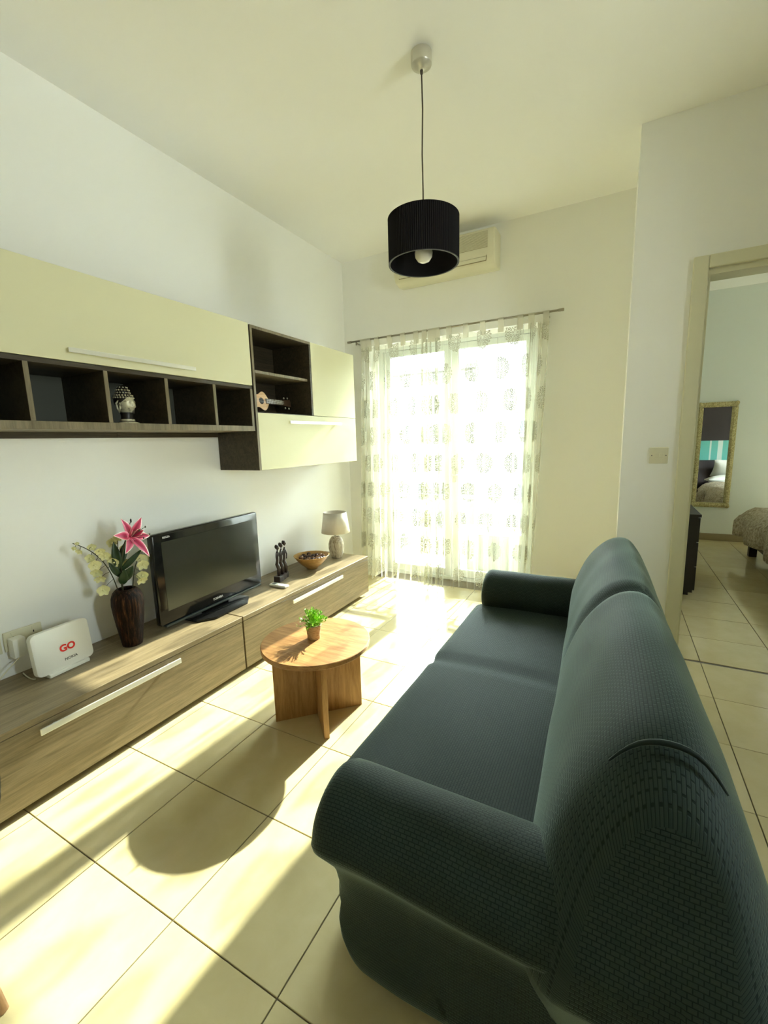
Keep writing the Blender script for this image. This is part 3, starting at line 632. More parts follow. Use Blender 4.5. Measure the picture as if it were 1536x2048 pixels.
bo = thing('wooden_bowl', 'shallow wooden bowl filled with dried pods on the bench', 'bowl', BB)
MB().lathe([(0, 0), (0.045, 0), (0.047, 0.008), (0.055, 0.014), (0.090, 0.042), (0.122, 0.078), (0.143, 0.108), (0.146, 0.112), (0.141, 0.112), (0.118, 0.082), (0.085, 0.048), (0.05, 0.022), (0, 0.016)], 48).build('body', 'bowl', bo, True)
rs = random.Random(3); pods = []
for k in range(700):
    if len(pods) >= 34: break
    r = 0.104 * math.sqrt(rs.random()); a = rs.uniform(0, 2 * PI); sz = rs.uniform(0.014, 0.021); z = max(0.016 + 0.072 * (r / 0.118) ** 1.3 + sz * 1.15, 0.074 + 0.022 * (1 - (r / 0.115) ** 2)) + rs.uniform(0, 0.010)
    c = Vector((r * math.cos(a), r * math.sin(a), z))
    if all((c - q).length > (sz + s2) * 0.80 for q, s2 in pods): pods.append((c, sz))
for c, sz in pods:
    mb = MB(); b_ = bmesh.new(); bmesh.ops.create_icosphere(b_, subdivisions=2, radius=1)
    sd3 = rs.uniform(0, 50)
    for v_ in b_.verts: v_.co *= sz * (1 + 0.22 * noise.noise(v_.co * 2.2 + Vector((sd3, 0, 0)))) ; v_.co.z *= 0.85
    me = bpy.data.meshes.new('t'); b_.to_mesh(me); b_.free(); mb.bm.from_mesh(me); bpy.data.meshes.remove(me)
    o = mb.build('dried_pod', 'pod', None, True); o.location = BB + c; tag(o, 'brown dried pod or chestnut lying in the wooden bowl', 'dried pod', 'dried pods in the wooden bowl')
la = thing('table_lamp', 'small table lamp with combed ceramic base and satin shade on the bench', 'lamp', (-2.185, 3.150, 0.365))
MB().lathe([(0, 0), (0.044, 0), (0.047, 0.006), (0.060, 0.04), (0.070, 0.085), (0.069, 0.125), (0.058, 0.165), (0.042, 0.188), (0.030, 0.194), (0, 0.195)], 40).build('base', 'ceramic', la, True)
MB().lathe([(0, 0.19), (0.012, 0.19), (0.012, 0.26), (0, 0.262)], 16).build('lamp_holder', 'white', la, True)
MB().ball((0, 0, 0.30), (0.028, 0.028, 0.036), 2).build('bulb', 'bulb', la, True)
o = MB().lathe([(0.128, 0.231), (0.1035, 0.413)], 56).build('lamp_shade', 'lampshade', la, True); md = o.modifiers.new('thickness', 'SOLIDIFY'); md.thickness = 0.003; md.offset = -1
b = MB()
for k in range(3):
    a = 2 * PI * k / 3; b.tube([(0.010 * math.cos(a), 0.010 * math.sin(a), 0.25), (0.122 * math.cos(a), 0.122 * math.sin(a), 0.25)], 0.0018, 6)
b.build('shade_spider', 'satin', la)

# ------------------------------------------------------------------ round table and pot plant
tx, ty = -1.30, 1.654
ta = thing('round_coffee_table', 'low round oak coffee table on crossed panel legs', 'table', (tx, ty, 0))
MB().lathe([(0, 0.380), (0.2705, 0.380), (0.2735, 0.383), (0.2735, 0.402), (0.2705, 0.405), (0, 0.405)], 96).build('table_top', 'tablewood', ta, True, True)
for ang, nm in ((PI / 4, 0), (-PI / 4, 1)):
    Mr = Matrix.Rotation(ang, 4, 'Z')
    if nm == 0: MB().box((-0.224, -0.013, 0), (0.224, 0.013, 0.3795), 0.001, 1, M=Mr).build('panel_leg', 'tableleg', ta)
    else:
        for s_ in (-1, 1): MB().box((min(s_ * 0.0135, s_ * 0.224), -0.013, 0), (max(s_ * 0.0135, s_ * 0.224), 0.013, 0.3795), 0.001, 1, M=Mr).build('panel_leg', 'tableleg', ta)
PB = Vector((-1.316, 1.66, 0.405))
po = thing('potted_plant', 'small bright green artificial plant in a jute pot on the coffee table', 'plant', PB)
MB().lathe([(0, 0), (0.030, 0), (0.032, 0.004), (0.0325, 0.022), (0.034, 0.026), (0.0345, 0.040), (0.0365, 0.046), (0.038, 0.066), (0.041, 0.074), (0.038, 0.075), (0.034, 0.066), (0, 0.062)], 32, rfun=lambda a, z: 1 + 0.02 * math.sin(a * 5 + z * 90)).build('pot', 'pot', po, True)
rs = random.Random(11); fol = MB(); stm = MB()
for k in range(80):
    a = rs.uniform(0, 2 * PI); el = rs.uniform(0.12, 1.0) ** 1.15; R_ = rs.uniform(0.06, 0.092)
    d = Vector((math.cos(a) * math.cos(el * PI / 2), math.sin(a) * math.cos(el * PI / 2), math.sin(el * PI / 2) * 0.95))
    root = Vector((rs.uniform(-.012, .012), rs.uniform(-.012, .012), 0.064)); tip = root + d * R_ + Vector((0, 0, 0.004))
    stm.tube([root, (root + tip) / 2 + Vector((0, 0, 0.006)), tip], 0.0008, 4)
    for q in range(13):
        t = 0.35 + 0.65 * q / 12; c = root.lerp(tip, t) + Vector((0, 0, 0.006 * math.sin(PI * t)))
        dd = (d + Vector((rs.uniform(-1, 1), rs.uniform(-1, 1), rs.uniform(-.6, 1)))).normalized(); sdv = dd.cross(Vector((rs.uniform(-1, 1), rs.uniform(-1, 1), 1))).normalized()
        ln = rs.uniform(0.010, 0.018); wd = 0.0032
        v = [fol.bm.verts.new(p) for p in (c, c + dd * ln * 0.5 + sdv * wd, c + dd * ln, c + dd * ln * 0.5 - sdv * wd)]; fol.bm.faces.new(v)
fo = fol.build('foliage', 'foliage', po); fo['kind'] = 'stuff'; stm.build('stems', 'foliage', po)['kind'] = 'stuff'

# ------------------------------------------------------------------ head statue in the cubby
hd = thing('head_statue', 'silver and black carved head statue with curled hair in a cubbyhole', 'statue', (-2.150, 1.345, 1.508), math.radians(18))
hd.scale = (1.08, 1.10, 1.0)   # face looks along local +x
MB().lathe([(0, 0), (0.045, 0), (0.046, 0.006), (0.038, 0.009), (0.030, 0.012), (0, 0.012)], 28).build('plinth', 'silver', hd, True)
MB().lathe([(0.030, 0.011), (0.026, 0.022), (0.025, 0.040), (0.028, 0.055)], 20).build('neck', 'headdark', hd, True)
MB().lathe([(0.029, 0.014), (0.0315, 0.018), (0.029, 0.023)], 20).build('collar', 'silver', hd, True)
b_ = bmesh.new(); bmesh.ops.create_uvsphere(b_, u_segments=48, v_segments=36, radius=1)
def gauss(y, z, cy, cz, sy, sz): return math.exp(-((y - cy) / sy) ** 2 - ((z - cz) / sz) ** 2)
for v_ in b_.verts:
    x, y, z = v_.co
    jaw = 1 - 0.22 * max(0, -z) ** 1.5
    if x > 0:
        dx = 0.20 * gauss(y, z, 0, -0.10, 0.13, 0.30) + 0.16 * gauss(y, z, 0, -0.26, 0.17, 0.10) - 0.10 * (gauss(y, z, 0.36, 0.10, 0.20, 0.10) + gauss(y, z, -0.36, 0.10, 0.20, 0.10)) + 0.07 * (gauss(y, z, 0.36, 0.08, 0.13, 0.06) + gauss(y, z, -0.36, 0.08, 0.13, 0.06)) + 0.07 * (gauss(y, z, 0.34, 0.28, 0.26, 0.05) + gauss(y, z, -0.34, 0.28, 0.26, 0.05)) + 0.11 * gauss(y, z, 0, -0.50, 0.25, 0.05) + 0.10 * gauss(y, z, 0, -0.62, 0.19, 0.05) - 0.06 * gauss(y, z, 0, -0.56, 0.30, 0.025) + 0.10 * gauss(y, z, 0, -0.85, 0.22, 0.12)
        x += 1.15 * dx * min(1, x * 2)
    v_.co = Vector((x * 0.040 * jaw, y * 0.037 * jaw, 0.094 + z * 0.052))
mb = MB(); me = bpy.data.meshes.new('t'); b_.to_mesh(me); b_.free(); mb.bm.from_mesh(me); bpy.data.meshes.remove(me); mb.build('face', 'silver', hd, True)
mb = MB()
b_ = bmesh.new(); bmesh.ops.create_uvsphere(b_, u_segments=32, v_segments=20, radius=1)
for v_ in b_.verts: v_.co = Vector((v_.co.x * 0.041 - 0.009, v_.co.y * 0.0405, 0.112 + v_.co.z * 0.042))
me = bpy.data.meshes.new('t'); b_.to_mesh(me); b_.free(); mb.bm.from_mesh(me); bpy.data.meshes.remove(me)
mb.lathe([(0.026, 0.140), (0.027, 0.155), (0.022, 0.172), (0.016, 0.182), (0, 0.188)], 24, (-0.010, 0, 0)); mb.build('hair', 'headdark', hd, True)
cu = MB()
for rr, zz, nn_ in ((0.0405, 0.126, 22), (0.037, 0.137, 20), (0.0285, 0.150, 15), (0.026, 0.163, 13), (0.0185, 0.176, 9)):
    for k in range(nn_):
        a = 2 * PI * k / nn_; cu.ball((-0.009 + rr * math.cos(a), rr * math.sin(a), zz), 0.0046, 1)
o = cu.build('hair_curls', 'silver', hd, True); o['kind'] = 'stuff'
for s_ in (-1, 1):
    e = MB(); e.tube([(-0.004, s_ * 0.038, 0.112), (-0.012, s_ * 0.043, 0.098), (-0.008, s_ * 0.043, 0.075), (-0.001, s_ * 0.042, 0.056), (0.004, s_ * 0.040, 0.075), (0.002, s_ * 0.038, 0.10)], [0.004, 0.005, 0.0045, 0.005, 0.0035, 0.003], 8); e.build('ear', 'silver', hd, True)

# ------------------------------------------------------------------ ukulele in the niche (lies on its side, neck to the right)
uk = thing('ukulele', 'small natural wood ukulele leaning in the open niche', 'ukulele', (-2.200, 2.335, 1.601), 0)
lean = Matrix.Rotation(math.radians(-8), 4, 'Y')
def body_outline(sc=1.0, n=64):
    p = []
    for k in range(n):
        t = k / n * 2 * PI; yy = -math.cos(t)           # -1 tail .. +1 neck end
        prof = 0.089 * math.exp(-((yy + 0.42) / 0.50) ** 2) + 0.066 * math.exp(-((yy - 0.62) / 0.42) ** 2)
        edge = max(0.0, 1 - abs(yy) ** 7) ** 0.5
        p.append((yy * 0.137 * sc - 0.040, 0.091 + (1 if math.sin(t) >= 0 else -1) * prof * edge * sc))
    q = [];
    for a in p:
        if not q or math.dist(a, q[-1]) > 1e-4: q.append(a)
    return q
MB().prism(body_outline(), -0.055, 0.0, 0, M=lean).build('body', 'ukeneck', uk)
MB().prism(body_outline(0.995), 0.0, 0.003, 0, M=lean).build('soundboard', 'uke', uk)
MB().lathe([(0, 0), (0.0225, 0), (0.0225, 0.0008), (0, 0.001)], 28, M=lean @ Matrix.Translation((0.003, 0.020, 0.091)) @ Matrix.Rotation(PI / 2, 4, 'Y')).build('sound_hole', 'blackm', uk)
MB().box((0.003, -0.105, 0.068), (0.010, -0.095, 0.114), 0.002, M=lean).build('bridge', 'ukeneck', uk)
MB().box((-0.018, 0.075, 0.074), (0.004, 0.245, 0.108), 0.003, M=lean).build('neck', 'ukeneck', uk)
fb = MB().box((0.004, 0.060, 0.0735), (0.0085, 0.240, 0.1085), 0.001, 1, M=lean).build('fingerboard', 'ukeneck', uk)
for k in range(10): MB().box((0.0085, 0.075 + 0.0165 * k, 0.074), (0.0092, 0.0765 + 0.0165 * k, 0.108), M=lean).build('fret', 'satin', fb)
MB().prism([(0.245, 0.072), (0.330, 0.062), (0.335, 0.091), (0.330, 0.120), (0.245, 0.110)], -0.012, 0.003, 0, 0.002, M=lean).build('headstock', 'ukeneck', uk)
for yy, zz in ((0.27, 0.128), (0.31, 0.130), (0.27, 0.054), (0.31, 0.052)): MB().ball((-0.004, yy, zz), (0.005, 0.007, 0.008), 2, M=lean).build('tuning_peg', 'satin', uk, True)
for k in range(4): MB().tube([(0.0105, -0.100, 0.079 + 0.008 * k), (0.0105, 0.245, 0.081 + 0.0065 * k)], 0.0005, 4, M=lean).build('string', 'white', uk)

# ------------------------------------------------------------------ sofa
sf = thing('sofa', 'dark green slipcovered sofa with rolled arms facing the media bench', 'sofa', (0, 0, 0))
def sweep(profile, y0, y1, axis, R, ns, mods=None, closed=True, zfloor=None):
    """profile: closed list of (a,b); swept along y (axis='y': a=x,b=z) or along x (axis='x': a=y,b=z); ends rounded by R"""
    n = len(profile); ca_ = sum(p[0] for p in profile) / n; cb_ = sum(p[1] for p in profile) / n
    per = [0]
    for i in range(n): per.append(per[-1] + math.dist(profile[i], profile[(i + 1) % n]))
    st = []
    for k in range(ns + 1):
        st.append(y0 + (y1 - y0) * k / ns)
    ends = [0.0, 0.02, 0.08, 0.18, 0.32, 0.5, 0.72]
    s2 = [y0 + R * e for e in ends] + [s for s in st if y0 + R < s < y1 - R] + [y1 - R * e for e in ends[::-1]]
    mb = MB(); b = mb.bm; rows = []
    for s in s2:
        d = min(s - y0, y1 - s); ins = 0.0
        if d < R: ins = R - math.sqrt(max(0, R * R - (R - d) ** 2))
        row = []
        for (a, c) in profile:
            va_, vc = ca_ - a, cb_ - c; l_ = math.hypot(va_, vc); f = min(ins / l_, 0.9)
            a2, c2 = a + va_ * f, c + vc * f
            p = [a2, s, c2] if axis == 'y' else [s, a2, c2]
            if mods: p = mods(p)
            row.append(b.verts.new(p))
        rows.append(row)
    for q in range(len(rows) - 1):
        for i in range(n):
            j = (i + 1) % n
            f = b.faces.new((rows[q][i], rows[q][j], rows[q + 1][j], rows[q + 1][i]))
            for lp, (uu, vv) in zip(f.loops, ((s2[q], per[i]), (s2[q], per[i + 1]), (s2[q + 1], per[i + 1]), (s2[q + 1], per[i]))): lp[mb.uv].uv = (uu, vv)
    for row, s_ in ((rows[0], s2[0]), (rows[-1], s2[-1])):
        prev = row; f0 = [min(R / math.hypot(ca_ - a, cb_ - c), 0.9) for a, c in profile]
        for fr_ in (0.2, 0.4, 0.6, 0.8, 0.97):
            cur = []
            for (a, c), f in zip(profile, f0):
                f = f + (1 - f) * fr_; p = [a + (ca_ - a) * f, s_, c + (cb_ - c) * f]
                if axis == 'x': p = [p[1], p[0], p[2]]
                if mods: p = mods(p)
                cur.append(b.verts.new(p))
            fs = [b.faces.new((prev[i], prev[(i + 1) % n], cur[(i + 1) % n], cur[i])) for i in range(n)]
            prev = cur
            if fr_ == 0.97: fs.append(b.faces.new(cur))
            for f in fs:
                for lp in f.loops: lp[mb.uv].uv = (lp.vert.co.x if axis == 'y' else lp.vert.co.y, lp.vert.co.z)
    bmesh.ops.recalc_face_normals(b, faces=b.faces)
    return mb
def smooth_prof(ctrl, sub=5):
    n = len(ctrl); r = []
    for i in range(n):
        p0, p1, p2, p3 = [Vector(ctrl[(i + k - 1) % n]) for k in range(4)]
        for k in range(sub):
            t = k / sub
            r.append(tuple(0.5 * ((2 * p1) + (-p0 + p2) * t + (2 * p0 - 5 * p1 + 4 * p2 - p3) * t * t + (-p0 + 3 * p1 - 3 * p2 + p3) * t ** 3)))
    return r
def wob(p, amp=0.006, s=5.0):
    v = Vector(p) * s; d = noise.noise_vector(v); return [p[0] + amp * d.x, p[1] + amp * d.y, p[2] + amp * d.z]
YM = 1.66
def back_mod(p):
    t = (p[1] - 0.78) / 1.76
    sh_ = -0.125 * max(0, min(1, (0.86 - p[2]) / 0.34)) * max(0, min(1, (p[2] - 0.20) / 0.25))
    wn_ = max(0, min(1, (1.05 - p[1]) / 0.28)) ** 1.5; wf_ = max(0, min(1, (p[1] - 2.30) / 0.25)) ** 1.5
    p = [p[0], p[1] + sh_ * wn_ - 0.4 * sh_ * wf_, p[2]]
    p = [p[0] - 0.075 * max(0, t) * min(1, max(0, p[2] - 0.1) / 0.5), p[1], p[2]]
    g = math.exp(-((p[1] - YM) / 0.035) ** 2); fr = max(0, (p[2] - 0.40) / 0.4)
    p[2] -= 0.022 * g * fr; p[0] += 0.025 * g * fr * (1 if p[0] < 0.1 else -0.4)
    p[2] += 0.012 * fr * math.sin(PI * min(1, max(0, (p[1] - 0.78) / 0.88)) ) + 0.0 
    return wob(p, 0.007, 4.5)
bprof = smooth_prof([(-0.12, 0.30), (-0.125, 0.42), (-0.105, 0.56), (-0.045, 0.72), (0.035, 0.835), (0.11, 0.872), (0.175, 0.840), (0.245, 0.70), (0.315, 0.48), (0.345, 0.25), (0.35, 0.05), (0.30, 0.025), (0.10, 0.025), (-0.05, 0.05)])
sweep(bprof, 0.765, 2.56, 'y', 0.10, 60, back_mod).build('backrest', 'sofa', sf, True)
def seat_mod(p):
    g = math.exp(-((p[1] - 1.70) / 0.03) ** 2); up = max(0, (p[2] - 0.34) / 0.08)
    p = [p[0] + (0.014 * g if p[0] < -0.6 else 0), p[1], p[2] - 0.010 * g * up + 0.006 * up * math.sin(PI * (p[0] + 0.66) / 0.55)]
    return wob(p, 0.005, 4.0)
sprof = smooth_prof([(-0.69, 0.33), (-0.697, 0.375), (-0.68, 0.415), (-0.60, 0.428), (-0.35, 0.430), (-0.12, 0.425), (0.0, 0.38), (0.02, 0.25), (0.0, 0.08), (-0.2, 0.035), (-0.60, 0.035), (-0.65, 0.06), (-0.655, 0.2)])
sweep(sprof, 0.86, 2.44, 'y', 0.03, 46, seat_mod).build('seat', 'sofa', sf, True)
def arm_prof(yc, s):
    pts = []
    for k in range(17):
        a = math.radians(-62 + 250 * k / 16)       # roll, from inner side over the top to the outer underside
        pts.append((yc + s * 0.118 * math.cos(a), 0.498 + 0.118 * math.sin(a)))
    pts += [(yc - s * 0.045, 0.375), (yc - s * 0.018, 0.30), (yc - s * 0.012, 0.18), (yc - s * 0.018, 0.08), (yc - s * 0.004, 0.03), (yc + s * 0.05, 0.022), (yc + s * 0.12, 0.03), (yc + s * 0.13, 0.15), (yc + s * 0.12, 0.30)]
    pts = pts if s > 0 else pts[::-1]
    return pts
def arm_mod(p):
    q = wob(p, 0.008, 5.5); low = max(0, 0.36 - p[2]) / 0.36
    if p[0] < -0.3: q[0] += 0.035 * low * low + 0.010 * math.sin(p[2] * 30) * (1 if p[2] < 0.4 else 0)
    return q
sweep(smooth_prof(arm_prof(0.768, 1), 2), -0.575, 0.06, 'x', 0.05, 40, arm_mod).build('arm', 'sofa', sf, True)
sweep(smooth_prof(arm_prof(2.475, -1), 2), -0.655, 0.02, 'x', 0.05, 40, arm_mod).build('arm', 'sofa', sf, True)
# gathered folds of the cover
pts = []
for k, (a, c) in enumerate(bprof):
    if c > 0.80:
        q = back_mod([a, 0.80, c]); pts.append((q[0], q[1], q[2] + 0.001))
MB().tube(pts, [0.002 + 0.0035 * math.sin(PI * k / (len(pts) - 1)) for k in range(len(pts))], 10).build('cover_fold', 'sofa', sf, True)

# ------------------------------------------------------------------ air conditioner
ac = thing('air_conditioner', 'cream wall-mounted air conditioner above the balcony doors', 'air conditioner', (-1.335, D - 0.001, 2.725))
hw = 0.435
cs = [(0, 0.0), (-0.10, -0.012), (-0.165, 0.01), (-0.195, 0.05), (-0.20, 0.11), (-0.20, 0.235), (-0.185, 0.262), (-0.15, 0.268), (0, 0.268)]
MB().prism(cs, -hw, hw, 0, 0.014, 3).build('casing', 'offwhite', ac, True, True)
MB().box((-hw + 0.055, -0.2020, 0.120), (hw - 0.055, -0.2004, 0.240)).build('grille_backing', 'grillebg', ac)
b = MB()
for k in range(15): z = 0.1225 + k * 0.0080; b.box((-hw + 0.055, -0.2062, z), (hw - 0.055, -0.2020, z + 0.0046))
b.build('grille_slats', 'offwhite', ac)['kind'] = 'stuff'
Mv = Matrix.Translation((0, -0.196, 0.052)) @ Matrix.Rotation(math.radians(-24), 4, 'X')
MB().box((-hw + 0.06, -0.006, -0.040), (hw - 0.06, -0.003, 0.036), M=Mv).build('outlet_slot', 'grillebg', ac)
MB().box((-hw + 0.064, -0.012, -0.0365), (hw - 0.064, -0.0065, -0.004), 0.001, 1, M=Mv).build('vent_flap', 'offwhite', ac)
MB().box((-hw + 0.064, -0.012, 0.000), (hw - 0.064, -0.0065, 0.033), 0.001, 1, M=Mv).build('vent_flap', 'offwhite', ac)

# ------------------------------------------------------------------ pendant lamp
pe = thing('pendant_lamp', 'black pleated drum pendant lamp hanging from the ceiling', 'lamp', (-0.853, 2.062, HC))
MB().lathe([(0, 0), (0.046, 0), (0.046, -0.045), (0.044, -0.050), (0.016, -0.066), (0.010, -0.068), (0, -0.068)], 36).build('ceiling_rose', 'satin', pe, True, True)
MB().lathe([(0, -0.066), (0.007, -0.066), (0.006, -0.082), (0, -0.083)], 14).build('cord_grip', 'cord', pe, True)
MB().tube([(0, 0, -0.08), (0.003, 0, -0.22), (-0.002, 0.001, -0.40), (0.001, 0, -0.56), (0, 0, -0.70)], 0.0032, 8).build('cord', 'cord', pe, True)
zt, zb = 2.410 - HC, 2.215 - HC; nP = 110
mb = MB(); b = mb.bm; V = []
for z in (zt, zb):
    V.append([b.verts.new(((0.165 + (0.0018 if k % 2 else -0.0018)) * math.cos(PI * k / nP), (0.165 + (0.0018 if k % 2 else -0.0018)) * math.sin(PI * k / nP), z)) for k in range(2 * nP)])
for k in range(2 * nP): b.faces.new((V[0][k], V[1][k], V[1][(k + 1) % (2 * nP)], V[0][(k + 1) % (2 * nP)]))
V2 = [[b.verts.new((0.159 * math.cos(PI * k / nP), 0.159 * math.sin(PI * k / nP), z)) for k in range(2 * nP)] for z in (zt, zb)]
for k in range(2 * nP):
    j = (k + 1) % (2 * nP); b.faces.new((V2[0][k], V2[0][j], V2[1][j], V2[1][k])); b.faces.new((V[0][k], V[0][j], V2[0][j], V2[0][k]))
bmesh.ops.recalc_face_normals(b, faces=b.faces)
mb.build('drum_shade', 'shadeblack', pe)
for z, nm in ((zb, 'bottom_ring'), (zt, 'top_ring')):
    MB().lathe([(0.1585, z - 0.0012), (0.167, z - 0.0012), (0.167, z + 0.0012), (0.1585, z + 0.0012), (0.1585, z - 0.0012)], 96).build(nm, 'rim' if z == zb else 'shadeblack', pe)
MB().lathe([(0, zb + 0.17), (0.022, zb + 0.17), (0.022, zb + 0.10), (0, zb + 0.10)], 20).build('lamp_holder', 'shadeblack', pe, True, True)
MB().lathe([(0.018, zb + 0.105), (0.024, zb + 0.09), (0.038, zb + 0.068), (0.0425, zb + 0.048), (0.040, zb + 0.030), (0.028, zb + 0.013), (0.012, zb + 0.006), (0, zb + 0.005)], 28).build('bulb', 'bulb', pe, True)
b = MB()
for k in range(3):
    a = 2 * PI * k / 3 + 0.4; b.tube([(0.02 * math.cos(a), 0.02 * math.sin(a), zb + 0.165), (0.16 * math.cos(a), 0.16 * math.sin(a), zt - 0.01)], 0.002, 6)
b.build('shade_spider', 'shadeblack', pe)

# ------------------------------------------------------------------ curtain rod and curtains
YC = D - 0.085; ZR = 2.332
rd = thing('curtain_rod', 'slim steel curtain rod over the balcony doors', 'curtain rod', (0, YC, ZR))
MB().tube([(-2.31, 0, 0), (-0.42, 0, 0)], 0.008, 12).build('rod', 'steel', rd, True)
for x in (-2.31, -0.42): MB().tube([(x - 0.02, 0, 0), (x + 0.02, 0, 0)], 0.0105, 12).build('end_cap', 'steel', rd, True)
for x in (-2.235, -0.515):
    b = MB(); b.tube([(x, 0.0, -0.012), (x, 0.03, -0.02), (x, 0.084, -0.02)], 0.006, 8); b.tube([(x, 0, -0.010), (x, 0, -0.035)], 0.007, 8); b.build('bracket', 'steel', rd, True)
def curtain(label, knots, seed, tabs):
    """knots: (s, x_top, x_bottom) along the cloth width s in metres"""
    t = thing('sheer_curtain', label, 'curtain', (0, YC, 0), 0, 'sheer embroidered curtains')
    rs = random.Random(seed); smax = knots[-1][0]; nu = int(smax / 0.008); nv = 40
    ph = [rs.uniform(0, 6.28) for _ in range(6)]
    def interp(s, k):
        for a, c in zip(knots, knots[1:]):
            if s <= c[0]:
                f = (s - a[0]) / (c[0] - a[0]); return a[k] + (c[k] - a[k]) * f
        return knots[-1][k]
    def dens(s):
        e = 0.02; return (interp(min(smax, s + e), 1) - interp(max(0, s - e), 1)) / (min(smax, s + e) - max(0, s - e))
    def fn(i, j):
        s = smax * i / nu; v = j / nv; z = 2.262 - v * (2.262 - 0.018)
        x = interp(s, 1) * (1 - v) + interp(s, 2) * v
        dn = min(1, abs(dens(s))); amp = 0.034 * math.sqrt(max(0, 1 - dn * dn)) + 0.004
        y = amp * (math.sin(s * 2 * PI / 0.115 + ph[0] + 0.5 * v) + 0.35 * math.sin(s * 2 * PI / 0.047 + ph[1] - v)) + 0.010 * math.sin(s * 5 + ph[2] + 2.5 * v) * v
        x += 0.35 * amp * math.sin(s * 2 * PI / 0.23 + ph[3] + v * 1.5)
        if j == 0 or z > 2.2: z += 0.006 * math.sin(s * 2 * PI / 0.13 + ph[4]) * (z - 2.1) / 0.15
        if v > 0.93: y -= 0.018 * (v - 0.93) / 0.07 * math.sin(s * 9 + ph[5]) + 0.01 * (v - 0.93) / 0.07; z += 0.012 * (v - 0.93) / 0.07 * (1 + math.sin(s * 13))
        return (x, y * (0.35 + 0.65 * min(1, v * 4)), z)
    mb = MB(); mb.grid(fn, nu + 1, nv + 1, uvs=lambda i, j: (smax * i / nu + seed * 0.13, 2.26 * (1 - j / nv)))
    mb.build('cloth', 'sheer', t, True)
    for s in tabs:
        i = int(s / smax * nu); x, y, z = fn(min(max(i, 3), nu - 3), 0); w = 0.022
        mb = MB(); path = [(y - 0.001, z - 0.03), (y * 0.5 - 0.008, z + 0.02), (-0.0115, ZR - 0.008), (-0.0095, ZR + 0.008), (0, ZR + 0.0118), (0.0095, ZR + 0.008), (0.0115, ZR - 0.008), (y * 0.5 + 0.008, z + 0.02), (y + 0.001, z - 0.03)]
        mb.grid(lambda i, j: (x - w + 2 * w * i / 2, path[j][0], path[j][1]), 3, len(path)); mb.build('tab', 'tab', t, True)
    return t
curtain('left sheer white curtain with ring embroidery, bunched beside the media bench', [(0, -2.185, -2.26), (0.55, -2.04, -2.07), (0.75, -1.93, -1.98), (1.40, -1.57, -1.58), (1.95, -1.478, -1.485)], 2, (0.03, 0.20, 0.38, 0.62, 0.86, 1.10, 1.34, 1.60, 1.92))
curtain('right sheer white curtain with ring embroidery, bunched behind the sofa arm', [(0, -1.452, -1.455), (0.30, -1.39, -1.385), (0.50, -1.28, -1.25), (1.30, -0.70, -0.72), (1.90, -0.515, -0.60)], 5, (0.02, 0.22, 0.46, 0.68, 0.88, 1.08, 1.28, 1.55, 1.86))

# ------------------------------------------------------------------ light switch
sw = thing('light_switch', 'white square light switch beside the bedroom door', 'switch', (0.2285, YD - 0.0005, 1.26))
MB().box((-0.048, -0.010, -0.048), (0.048, 0, 0.048), 0.003).build('plate', 'offwhite', sw)
for x in (-0.012, 0.012): MB().box((x - 0.0105, -0.0135, -0.012), (x + 0.0105, -0.0095, 0.014), 0.001).build('rocker', 'offwhite', sw)
for x in (-0.036, 0.036): MB().lathe([(0, 0), (0.003, 0), (0.003, 0.001), (0, 0.0012)], 10, M=Matrix.Translation((x, -0.010, 0)) @ Matrix.Rotation(PI / 2, 4, 'X')).build('screw', 'print', sw)

# ------------------------------------------------------------------ bedroom
mi = thing('wall_mirror', 'tall mirror in an ornate gilded frame on the bedroom wall', 'mirror', (1.095, D3 - 0.001, 0.435))
mi.rotation_euler = (math.radians(0.0), 0, 0)
mw2, mh, fw = 0.205, 1.32, 0.062
b = MB(); cs = [(0, 0), (0, 0.02), (0.012, 0.034), (0.03, 0.030), (0.045, 0.040), (fw, 0.022), (fw, 0)]
def frame_bar(lo, hi, horizontal):
    pass
for (x0, x1, z0, z1) in ((-mw2, mw2, 0, fw), (-mw2, mw2, mh - fw, mh), (-mw2, -mw2 + fw, fw, mh - fw), (mw2 - fw, mw2, fw, mh - fw)):
    MB().box((x0, -0.030, z0), (x1, 0, z1), 0.010, 2).box((x0 + (0.018 if x1 - x0 < 0.1 else 0), -0.038, z0 + (0.018 if z1 - z0 < 0.1 else 0)), (x1 - (0.018 if x1 - x0 < 0.1 else 0), -0.026, z1 - (0.018 if z1 - z0 < 0.1 else 0)), 0.005, 2).build('frame_bar', 'goldframe', mi)
for (x, z, sx_, sz_) in ((0, 0.03, 0.05, 0.02), (0, mh - 0.03, 0.05, 0.02), (-mw2 + 0.03, mh / 2, 0.02, 0.05), (mw2 - 0.03, mh / 2, 0.02, 0.05), (-mw2 + 0.02, 0.02, 0.025, 0.025), (mw2 - 0.02, 0.02, 0.025, 0.025), (-mw2 + 0.02, mh - 0.02, 0.025, 0.025), (mw2 - 0.02, mh - 0.02, 0.025, 0.025)):
    MB().ball((x, -0.034, z), (sx_, 0.012, sz_), 2).build('ornament', 'goldframe', mi, True)
MB().box((-mw2 + fw - 0.004, -0.012, fw - 0.004), (mw2 - fw + 0.004, -0.006, mh - fw + 0.004)).build('mirror_glass', 'mirror', mi)
ds = thing('dresser', 'black dresser standing just inside the bedroom door', 'dresser', (0.185, 4.36, 0))
MB().box((0, 0.01, 0.03), (0.455, 0.90, 0.69)).build('body', 'wenge', ds); MB().box((0, 0, 0.69), (0.475, 0.91, 0.713), 0.002).build('top_panel', 'wenge', ds)
MB().box((0.02, 0.03, 0), (0.43, 0.88, 0.03)).build('plinth', 'wenge', ds)
